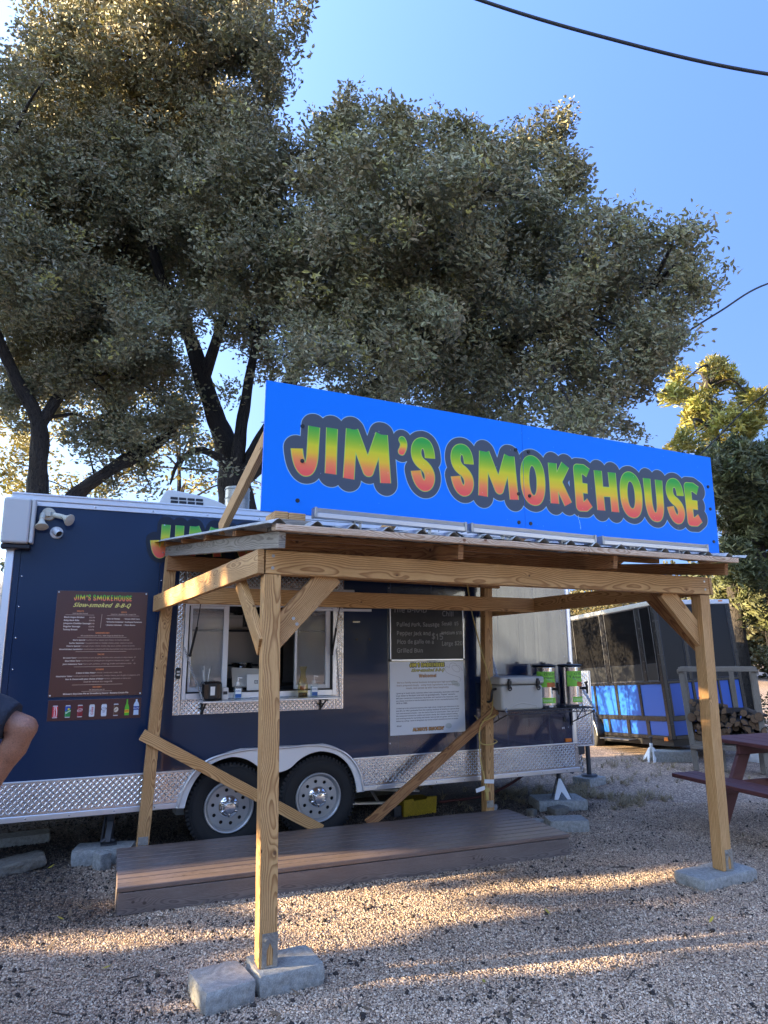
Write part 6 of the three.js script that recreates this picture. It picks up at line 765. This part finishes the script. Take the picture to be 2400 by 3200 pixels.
  bush('loose green bush at the right edge beside the black trailer', [[11.9, 1.5, -8.9, 0.5], [12.2, 0.7, -8.8, 0.6], [11.4, 0.5, -8.7, 0.45], [12.6, 1.3, -8.6, 0.6], [12.5, 2.1, -8.9, 0.5], [12.9, 0.5, -8.5, 0.55]], 51); bush('low bush at the right edge behind the firewood rack', [[10.6, 0.35, -8.0, 0.42], [11.0, 0.9, -8.2, 0.4], [10.9, 0.3, -7.7, 0.4], [11.4, 0.4, -7.8, 0.45], [11.5, 1.1, -8.0, 0.4]], 53, leafM(0.05, 0.06, 0.028, 0.3, 0.6));
  bush('sunlit bush behind the gap between the two trailers', [[9.66, 2.60, -11.74, 0.4], [11.14, 2.75, -12.74, 0.45], [9.19, 2.55, -11.68, 0.35], [10.3, 2.5, -12, 0.5], [8.6, 2.2, -11.9, 0.4], [9.8, 1.6, -12, 0.7], [8.7, 1.2, -12, 0.6]], 57, leafM(0.14, 0.13, 0.035, 0.4, 0.6));
  bush('loose bush added unseen behind the blue trailer to dapple the black trailer', [[3.4, 2.25, -9.75, 0.42], [3.6, 1.7, -9.4, 0.35], [3.3, 2.7, -10.3, 0.4], [3.7, 2.9, -9.6, 0.3], [3.2, 2.0, -10.6, 0.4], [3.5, 1.3, -9.9, 0.35], [3.4, 3.1, -10.7, 0.4], [3.5, 2.6, -11.2, 0.45], [3.5, 3.6, -10.2, 0.45], [3.4, 3.7, -11.0, 0.45]], 59, shadeLeaf);  // unseen bush, added only to break up the sun on the black trailer
  const fb = thing('safety_netting', 'red orange slatted fence glimpsed among the trees at the right edge', 'fence', [13.3, 2.15, -9.9]); for (let i = 0; i < 12; i++) part('slat', box(12.95 + i * 0.1, 13.01 + i * 0.1, 1.95 + (i % 3) * 0.03, 2.4 - (i % 2) * 0.05, -9.9, -9.88), std(0.55, 0.05, 0.02, 0.7), fb); part('rail', box(12.9, 14.2, 2.3, 2.34, -9.93, -9.905), std(0.55, 0.05, 0.02, 0.7), fb);
  // woodland closing the view far away, and trees at the left whose shade covers the yard
  const bigG = leafSprig(21, 22, 0.3, 0.09, 0.75), woodM = leafM(0.06, 0.066, 0.026, 0.25, 0.6);
  const wd = new THREE.Group(); wd.name = 'woodland'; scene.add(wd); tag(wd, 'distant woodland closing the view all round the yard', 'woodland', null, 'stuff'); wd.off = V(0, 0, 0);
  const wb = []; for (let i = 0; i < 120; i++) { const a = i / 120 * 6.283 + r() * 0.05, d = 34 + r() * 10; wb.push([Math.cos(a) * d, 1.2 + r() * 2.6, Math.sin(a) * d, 1.7 + r() * 1.3]); } crown(wd, wb, 24, bigG, woodM, 61, { tint: jt, gap: -0.4, name: 'foliage' });
}
// trees standing left of the frame; the low sun reaches the yard only through the gaps between them
const shadeM = std(0.115, 0.125, 0.07, 0.6, 0, { side: THREE.DoubleSide });
function shadeOak(lab, x, z, blobs, seed) {
  const t = thing('shade_oak', lab, 'tree', [x, 0, z]), geo = shadeOak.geo ??= leafSprig(33, 16, 0.2, 0.075, 0.4), top = Math.max(...blobs.map((b) => b[1]));
  const nodes = [V(x, 0, z), V(x + 0.1, top * 0.3, z), V(x - 0.1, top * 0.6, z + 0.1), V(x, top * 0.85, z)];
  part('trunk', limb(nodes, [0.3, 0.22, 0.16, 0.06], 10, 26, 0.2), M.bark, t); limbs(t, nodes.slice(1), blobs, 1, 0.08); crown(t, blobs, 130, geo, shadeM, seed, { tint: oakTint, gap: -0.3 });
}
{
  const row = (z0, z1, st, f) => { const o = []; for (let z = z0; z >= z1; z -= st) o.push(f(z)); return o; }, r = prng(5), jit = (k) => (r() - 0.5) * k;
  const high = row(8.5, -12, 1.15, (z) => [-11 + jit(1), 6.1 + jit(0.3), z, 1.0]), low = row(8.5, -12, 1.0, (z) => [-11 + jit(1), 0.95 + jit(0.2), z, 1.0]);
  const mid = [...row(8.5, -4.0, 0.9, (z) => [-11 + jit(0.6), 3.1 + jit(0.5), z, 0.95]), ...row(-9.4, -12, 0.8, (z) => [-11 + jit(0.6), 3.1 + jit(0.5), z, 0.95])];
  // boughs added between the unseen crowns to mask the sun, with shaped gaps [height, z, reach] through which the sun falls on deck, posts and gravel
  const gaps = [[2.97, -7.38, 0.25], [3.08, -7.45, 0.25], [3.2, -7.51, 0.25], [3.31, -7.57, 0.23], [3.10, -7.0, 0.22], [3.2, -7.04, 0.25], [3.3, -7.08, 0.22], [3.08, -6.69, 0.2], [3.2, -6.7, 0.23], [3.32, -6.7, 0.19], [3.5, -7.12, 0.22], [3.6, -7.12, 0.24], [3.72, -7.12, 0.21], [4.1, -7.9, 0.26], [2.66, -6.87, 0.21], [2.78, -6.8, 0.21], [2.97, -6.45, 0.19], [3.07, -6.47, 0.19], [3.05, -5.98, 0.19], [3.2, -5.98, 0.18], [3.35, -5.98, 0.18], [3.5, -5.98, 0.16], [3.65, -5.98, 0.17], [3.15, -5.5, 0.12], [3.4, -5.5, 0.11], [4.85, -7.75, 0.24], [4.88, -7.42, 0.23], [4.9, -7.1, 0.22], [5.1, -7.62, 0.21], [5.12, -7.3, 0.21], [4.95, -6.87, 0.22]];
  const boughs = [], free = (a, b) => !gaps.some(([gy, gz, gr]) => Math.hypot(a - gy, b - gz) < gr - 0.045);
  for (let y = 2.2; y < 5.6; y += 0.105) for (let z = -4.6; z > -9.2; z -= 0.105) { const win = y > 2.3 && y < 4.3 && z < -4.5 && z > -8.4 || y > 4.6 && z < -6.5 && z > -8.1, a = y + jit(0.03), b = z + jit(0.03); if (free(a, b) && (win || r() < 0.4)) boughs.push([-11 + jit(0.5), a, b, win ? 0.075 : 0.15]); }
  const pick = (a, b) => [...high, ...mid].filter((q) => q[2] <= a && q[2] > b);
  shadeOak('broad oak left of the yard nearest the street, outside the picture', -11.2, -0.5, pick(3, -3.2), 71); shadeOak('broad oak left of the yard at its front end, outside the picture', -11.2, 5.5, pick(9, 3), 72); shadeOak('broad oak left of the yard in the middle of its row, outside the picture', -11.2, -5.2, pick(-3.2, -7.0), 73); shadeOak('broad oak left of the yard behind the trailers, outside the picture', -11.2, -9.0, pick(-7.0, -13), 75);
  { const md = scene.children.find((q) => q.userData.label?.includes('in the middle of its row')); limbs(md, [V(-11.2, 2.6, -5.2), V(-11.1, 4, -5.2), V(-11, 5.5, -6.5), V(-11, 5.5, -8)], boughs, 30, 0.02); crown(md, boughs, 3600, shadeOak.geo, shadeM, 79, { scale: [0.16, 0.26], gap: -0.9, name: 'low_boughs' }); }
  shadeOak('tall spreading oak added outside the picture to shade the visible oak crowns', -6.6, -8.2, [...row(-4.6, -11.2, 1.05, (z) => [-6.5 + jit(0.8), 6.2 + jit(0.3), z, 1.05]), ...row(-5.0, -11, 1.1, (z) => [-6.5 + jit(0.8), 7.7 + jit(0.3), z, 1.1]), ...row(-5.6, -10.5, 1.2, (z) => [-6.5 + jit(0.8), 9.0 + jit(0.3), z, 0.95])], 83);  // unseen tree added to keep the sun off the front of the crowns
  const hd = thing('hedge', 'hedge added outside the picture at the left to block the low sun', 'hedge', [-11, 0, -5]); part('stem', merge(low.map(([x, y, z]) => limb([V(x, 0, z), V(x, 0.6, z), V(x + 0.1, 1.6, z)], [0.06, 0.04, 0.02], 6, 8))), M.bark, hd); crown(hd, low, 110, shadeOak.geo, shadeM, 77, { gap: -0.5 });  // unseen, added to stop the sun passing below the crowns
}
// ------------------------------------------------------------------ neighbouring trailer at the left and an unseen house added for its reflection
{
  const n = thing('white_trailer', 'white food trailer whose edge shows at the far left', 'trailer', [-2.6, 0, -7.2]);
  part('body', box(-3.5, -0.80, 0.45, 2.35, -8.3, -6.14, 0.03), M.aluWhite, n); part('corner_trim', box(-0.80, -0.775, 0.45, 2.33, -6.16, -6.10, 0.008), M.alu, n); part('bottom_rail', box(-3.5, -0.79, 0.38, 0.45, -6.2, -6.10), M.alu, n); part('wheel', merge([new THREE.CylinderGeometry(0.34, 0.34, 0.2, 32).rotateX(Math.PI / 2).translate(-2.9, 0.34, -6.3), new THREE.CylinderGeometry(0.34, 0.34, 0.2, 32).rotateX(Math.PI / 2).translate(-2.9, 0.34, -8.0)]), M.rubber, n);
  const h = thing('added_mirror_house', 'long pale blue building added outside the picture for the trailer wall to mirror', 'building', [16, 0, 12]);
  part('wall', box(14, 21, 0, 5.2, 5.7, 20, 0.02), std(0.56, 0.68, 0.86, 0.9, 0, { map: rep(speckT, 1, 1) }), h); part('roof', box(13.6, 21.4, 5.2, 5.45, 5.3, 20.4, 0.03), M.galv, h); for (const z of [12.5, 15.5, 18]) { const w = part('window', box(13.97, 13.998, 1.2, 2.4, z, z + 1.1), M.tinted, h); part('frame', merge([box(13.94, 13.969, 1.14, 1.2, z - 0.06, z + 1.16), box(13.94, 13.969, 2.4, 2.46, z - 0.06, z + 1.16)]), M.white, w); }  // added reflector; wall tinted blue so its warm sunlit image mirrors as silver
}
// ------------------------------------------------------------------ overhead cables
{
  const cab = (lab, pts, r) => single('overhead_cable', tube(pts, r, 60, 8), std(0.02, 0.022, 0.026, 0.6), lab, 'cable', null, null, pts[0].toArray());
  cab('thick overhead cable crossing the top right sky', [V(1.05, 6.72, -3.92), V(2.27, 6.28, -3.55), V(3.14, 6.0, -3.24), V(4.24, 5.73, -2.83), V(6.5, 5.45, -1.9)], 0.0125);
  cab('overhead cable running into the oak crown at the right', [V(9.2, 6.55, -4.9), V(7.87, 6.3, -5.6), V(7.32, 5.94, -5.91), V(6.58, 5.44, -6.34), V(5.2, 4.7, -7.1)], 0.0125);
  cab('thin overhead cable passing in front of the juniper', [V(9.4, 5.5, -5.3), V(7.99, 4.89, -5.86), V(7.2, 4.07, -6.37), V(6.0, 3.0, -7.0)], 0.009);
}
// ------------------------------------------------------------------ ground: gravel yard, darker soil and leaf mould by the trailer
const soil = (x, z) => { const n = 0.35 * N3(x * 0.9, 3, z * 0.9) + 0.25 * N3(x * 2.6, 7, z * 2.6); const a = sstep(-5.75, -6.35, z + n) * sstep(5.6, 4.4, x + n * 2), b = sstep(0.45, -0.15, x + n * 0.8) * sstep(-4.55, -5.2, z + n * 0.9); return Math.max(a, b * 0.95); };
const heightAt = (x, z) => 0.012 * N3(x * 0.8, 1, z * 0.8) + 0.006 * N3(x * 3.1, 2, z * 3.1);
{
  const ax = (lo, hi, a, b, st) => { const o = []; for (let x = a; x <= b; x += st) o.push(x); let s = st, x = a; const pre = []; while (x > lo) { s *= 1.25; x -= s; pre.unshift(Math.max(x, lo)); } s = st; x = o[o.length - 1]; while (x < hi) { s *= 1.25; x += s; o.push(Math.min(x, hi)); } return [...pre, ...o]; };
  const xs = ax(-400, 400, -2, 8, 0.07), zs = ax(-400, 400, -9, -1.5, 0.07), pos = [], uv = [], col = [], idx = [];
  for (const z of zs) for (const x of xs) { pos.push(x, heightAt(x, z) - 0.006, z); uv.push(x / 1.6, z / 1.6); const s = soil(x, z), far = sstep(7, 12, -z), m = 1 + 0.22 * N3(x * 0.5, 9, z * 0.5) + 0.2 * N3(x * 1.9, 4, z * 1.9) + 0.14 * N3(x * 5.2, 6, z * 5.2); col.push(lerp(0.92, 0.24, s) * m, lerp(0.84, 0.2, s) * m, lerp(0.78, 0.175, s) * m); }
  const n = xs.length; for (let j = 0; j < zs.length - 1; j++) for (let i = 0; i < n - 1; i++) { const a = j * n + i; idx.push(a, a + n, a + 1, a + 1, a + n, a + n + 1); }
  const g = new THREE.BufferGeometry(); g.setAttribute('position', new THREE.Float32BufferAttribute(pos, 3)); g.setAttribute('uv', new THREE.Float32BufferAttribute(uv, 2)); g.setAttribute('color', new THREE.Float32BufferAttribute(col, 3)); g.setIndex(idx); g.computeVertexNormals();
  const m = single('ground', g, new THREE.MeshStandardMaterial({ map: gravelT, bumpMap: gravelB, bumpScale: 0.006, vertexColors: true, roughness: 0.95 }), null, null, null, 'structure');
  // loose stones, finest near the camera
  const r = prng(99), o = new THREE.Object3D(), c = new THREE.Color();
  const peb = (() => { let q = new THREE.IcosahedronGeometry(1, 0); q = mergeVertices((q.deleteAttribute('uv'), q.deleteAttribute('normal'), q)); const p = q.attributes.position; for (let i = 0; i < p.count; i++) { const k = 0.8 + r() * 0.4; p.setXYZ(i, p.getX(i) * k, p.getY(i) * k * 0.68, p.getZ(i) * k); } q.computeVertexNormals(); return q; })();
  const sc = (name, lab, N, size, fn, mat, geo = peb) => { const im = new THREE.InstancedMesh(geo, mat, N); im.name = name; shadows(im); let k = 0, tries = 0; while (k < N && tries++ < N * 30) { const q = fn(); if (!q) continue; const [x, z, s, t, y = 0] = q; o.position.set(x, heightAt(x, z) + y + s * 0.15, z); o.rotation.set(r() * 0.6, r() * 6.28, r() * 0.6); o.scale.set(s * (0.8 + r() * 0.5), s * (0.7 + r() * 0.4), s * (0.8 + r() * 0.4)); o.updateMatrix(); im.setMatrixAt(k, o.matrix); c.setRGB(...t); im.setColorAt(k++, c); } im.count = k; scene.add(im); tag(im, lab, name, null, 'stuff'); };
  const lin = (v) => Math.pow(v / 255, 2.2), tone = SV.map((q) => q.map(lin));
  const inView = () => { const d = 2.1 + Math.pow(r(), 1.5) * 5.6, a = 0.402 + (r() * 2 - 1) * 0.62, x = Math.sin(a) * d / Math.cos(a - 0.402), z = -Math.cos(a) * d / Math.cos(a - 0.402); return [x, z, d]; };
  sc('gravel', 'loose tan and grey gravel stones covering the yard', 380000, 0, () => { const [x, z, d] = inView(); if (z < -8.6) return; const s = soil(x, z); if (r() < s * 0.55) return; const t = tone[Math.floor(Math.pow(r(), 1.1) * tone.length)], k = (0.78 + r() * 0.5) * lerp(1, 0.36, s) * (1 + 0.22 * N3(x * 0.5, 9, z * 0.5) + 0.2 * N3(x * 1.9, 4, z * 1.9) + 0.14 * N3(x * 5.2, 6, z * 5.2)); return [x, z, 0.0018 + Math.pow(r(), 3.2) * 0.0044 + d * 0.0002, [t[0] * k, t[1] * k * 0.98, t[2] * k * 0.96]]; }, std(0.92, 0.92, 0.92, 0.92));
  sc('dark_mulch', 'dark soil crumbs, bark bits and twigs on the gravel', 12000, 0, () => { const [x, z] = inView(); if (r() > 0.04 + soil(x, z) + 0.5 * sstep(0.1, 0.5, N3(x * 1.3, 2, z * 1.9) + 0.4 * N3(x * 4, 5, z * 4))) return; const k = 0.4 + r() * 0.9; return [x, z, 0.004 + r() * 0.007, [0.05 * k, 0.04 * k, 0.034 * k]]; }, std(1, 1, 1, 0.95));
  sc('fallen_acorns', 'scattered dark acorns and seed pods on the gravel', 420, 0, () => { const [x, z] = inView(); if (soil(x, z) > 0.4) return; const k = 0.6 + r() * 0.6; return [x, z, 0.009 + r() * 0.008, [0.035 * k, 0.025 * k, 0.02 * k], 0.003]; }, std(1, 1, 1, 0.8));
  const leaf = (() => { const s = new THREE.Shape(); s.moveTo(-1, 0); s.quadraticCurveTo(0, 0.62, 1, 0); s.quadraticCurveTo(0, -0.62, -1, 0); const q = new THREE.ShapeGeometry(s, 5).rotateX(-Math.PI / 2); const p = q.attributes.position; for (let i = 0; i < p.count; i++) p.setY(i, 0.22 * p.getX(i) ** 2 + 0.3 * Math.abs(p.getZ(i))); q.computeVertexNormals(); return q; })();
  sc('fallen_leaves', 'scattered dry brown oak leaves on the gravel', 460, 0, () => { const [x, z] = inView(); if (r() > 0.4 + soil(x, z)) return; const k = 0.6 + r() * 0.7; return [x, z, 0.016 + r() * 0.016, r() < 0.04 ? [0.4, 0.32, 0.04] : [0.16 * k, 0.11 * k, 0.065 * k], 0.006]; }, std(1, 1, 1, 0.8, 0, { side: THREE.DoubleSide }), leaf);
  const blade = (() => { const q = prng(3), ps = []; for (let i = 0; i < 9; i++) { const a = q() * 6.28, l = 0.5 + q() * 0.7, b = V((q() - 0.5) * 0.3, 0, (q() - 0.5) * 0.3), m = b.clone().add(V(Math.cos(a) * l * 0.3, l * 0.6, Math.sin(a) * l * 0.3)), t = b.clone().add(V(Math.cos(a) * l * 0.8, l * 0.75, Math.sin(a) * l * 0.8)), w = V(-Math.sin(a), 0, Math.cos(a)).multiplyScalar(0.025); for (const f of [[b.clone().sub(w), b.clone().add(w), m.clone().add(w)], [b.clone().sub(w), m.clone().add(w), m.clone().sub(w)], [m.clone().sub(w), m.clone().add(w), t]]) for (const v of f) ps.push(v.x, v.y, v.z); } const g2 = new THREE.BufferGeometry(); g2.setAttribute('position', new THREE.Float32BufferAttribute(ps, 3)); g2.computeVertexNormals(); return g2; })();
  sc('dry_grass', 'dry straw coloured grass around the jack stand and along the trailer', 520, 0, () => { const u = r(), x = u < 0.6 ? 4.3 + r() * 1.6 : 3.6 + r() * 4.2, z = u < 0.6 ? -5.9 - r() * 1.2 : -6.4 - r() * 2.2; if (Math.hypot(x - 4.58, z + 6.22) < 0.33 || N3(x * 2.2, 3, z * 2.2) < -0.05) return; const k = 0.7 + r() * 0.5; return [x, z, 0.06 + r() * 0.07, [0.30 * k, 0.23 * k, 0.13 * k], -0.012]; }, std(1, 1, 1, 0.9, 0, { side: THREE.DoubleSide }), blade);
  const tw = []; for (let i = 0; i < 46; i++) { const [x, z] = inView(), a = r() * 6.28, l = 0.04 + r() * 0.12; tw.push(rod(V(x, heightAt(x, z) + 0.006, z), V(x + Math.cos(a) * l, heightAt(x, z) + 0.012, z + Math.sin(a) * l), 0.002 + r() * 0.002, 5)); }
  single('twigs', merge(tw), std(0.06, 0.045, 0.035, 0.9), 'thin dark fallen twigs scattered over the gravel', 'twigs', null, 'stuff');
}
console.log('leaf sprigs', nLeaf);
renderer.render(scene, camera);
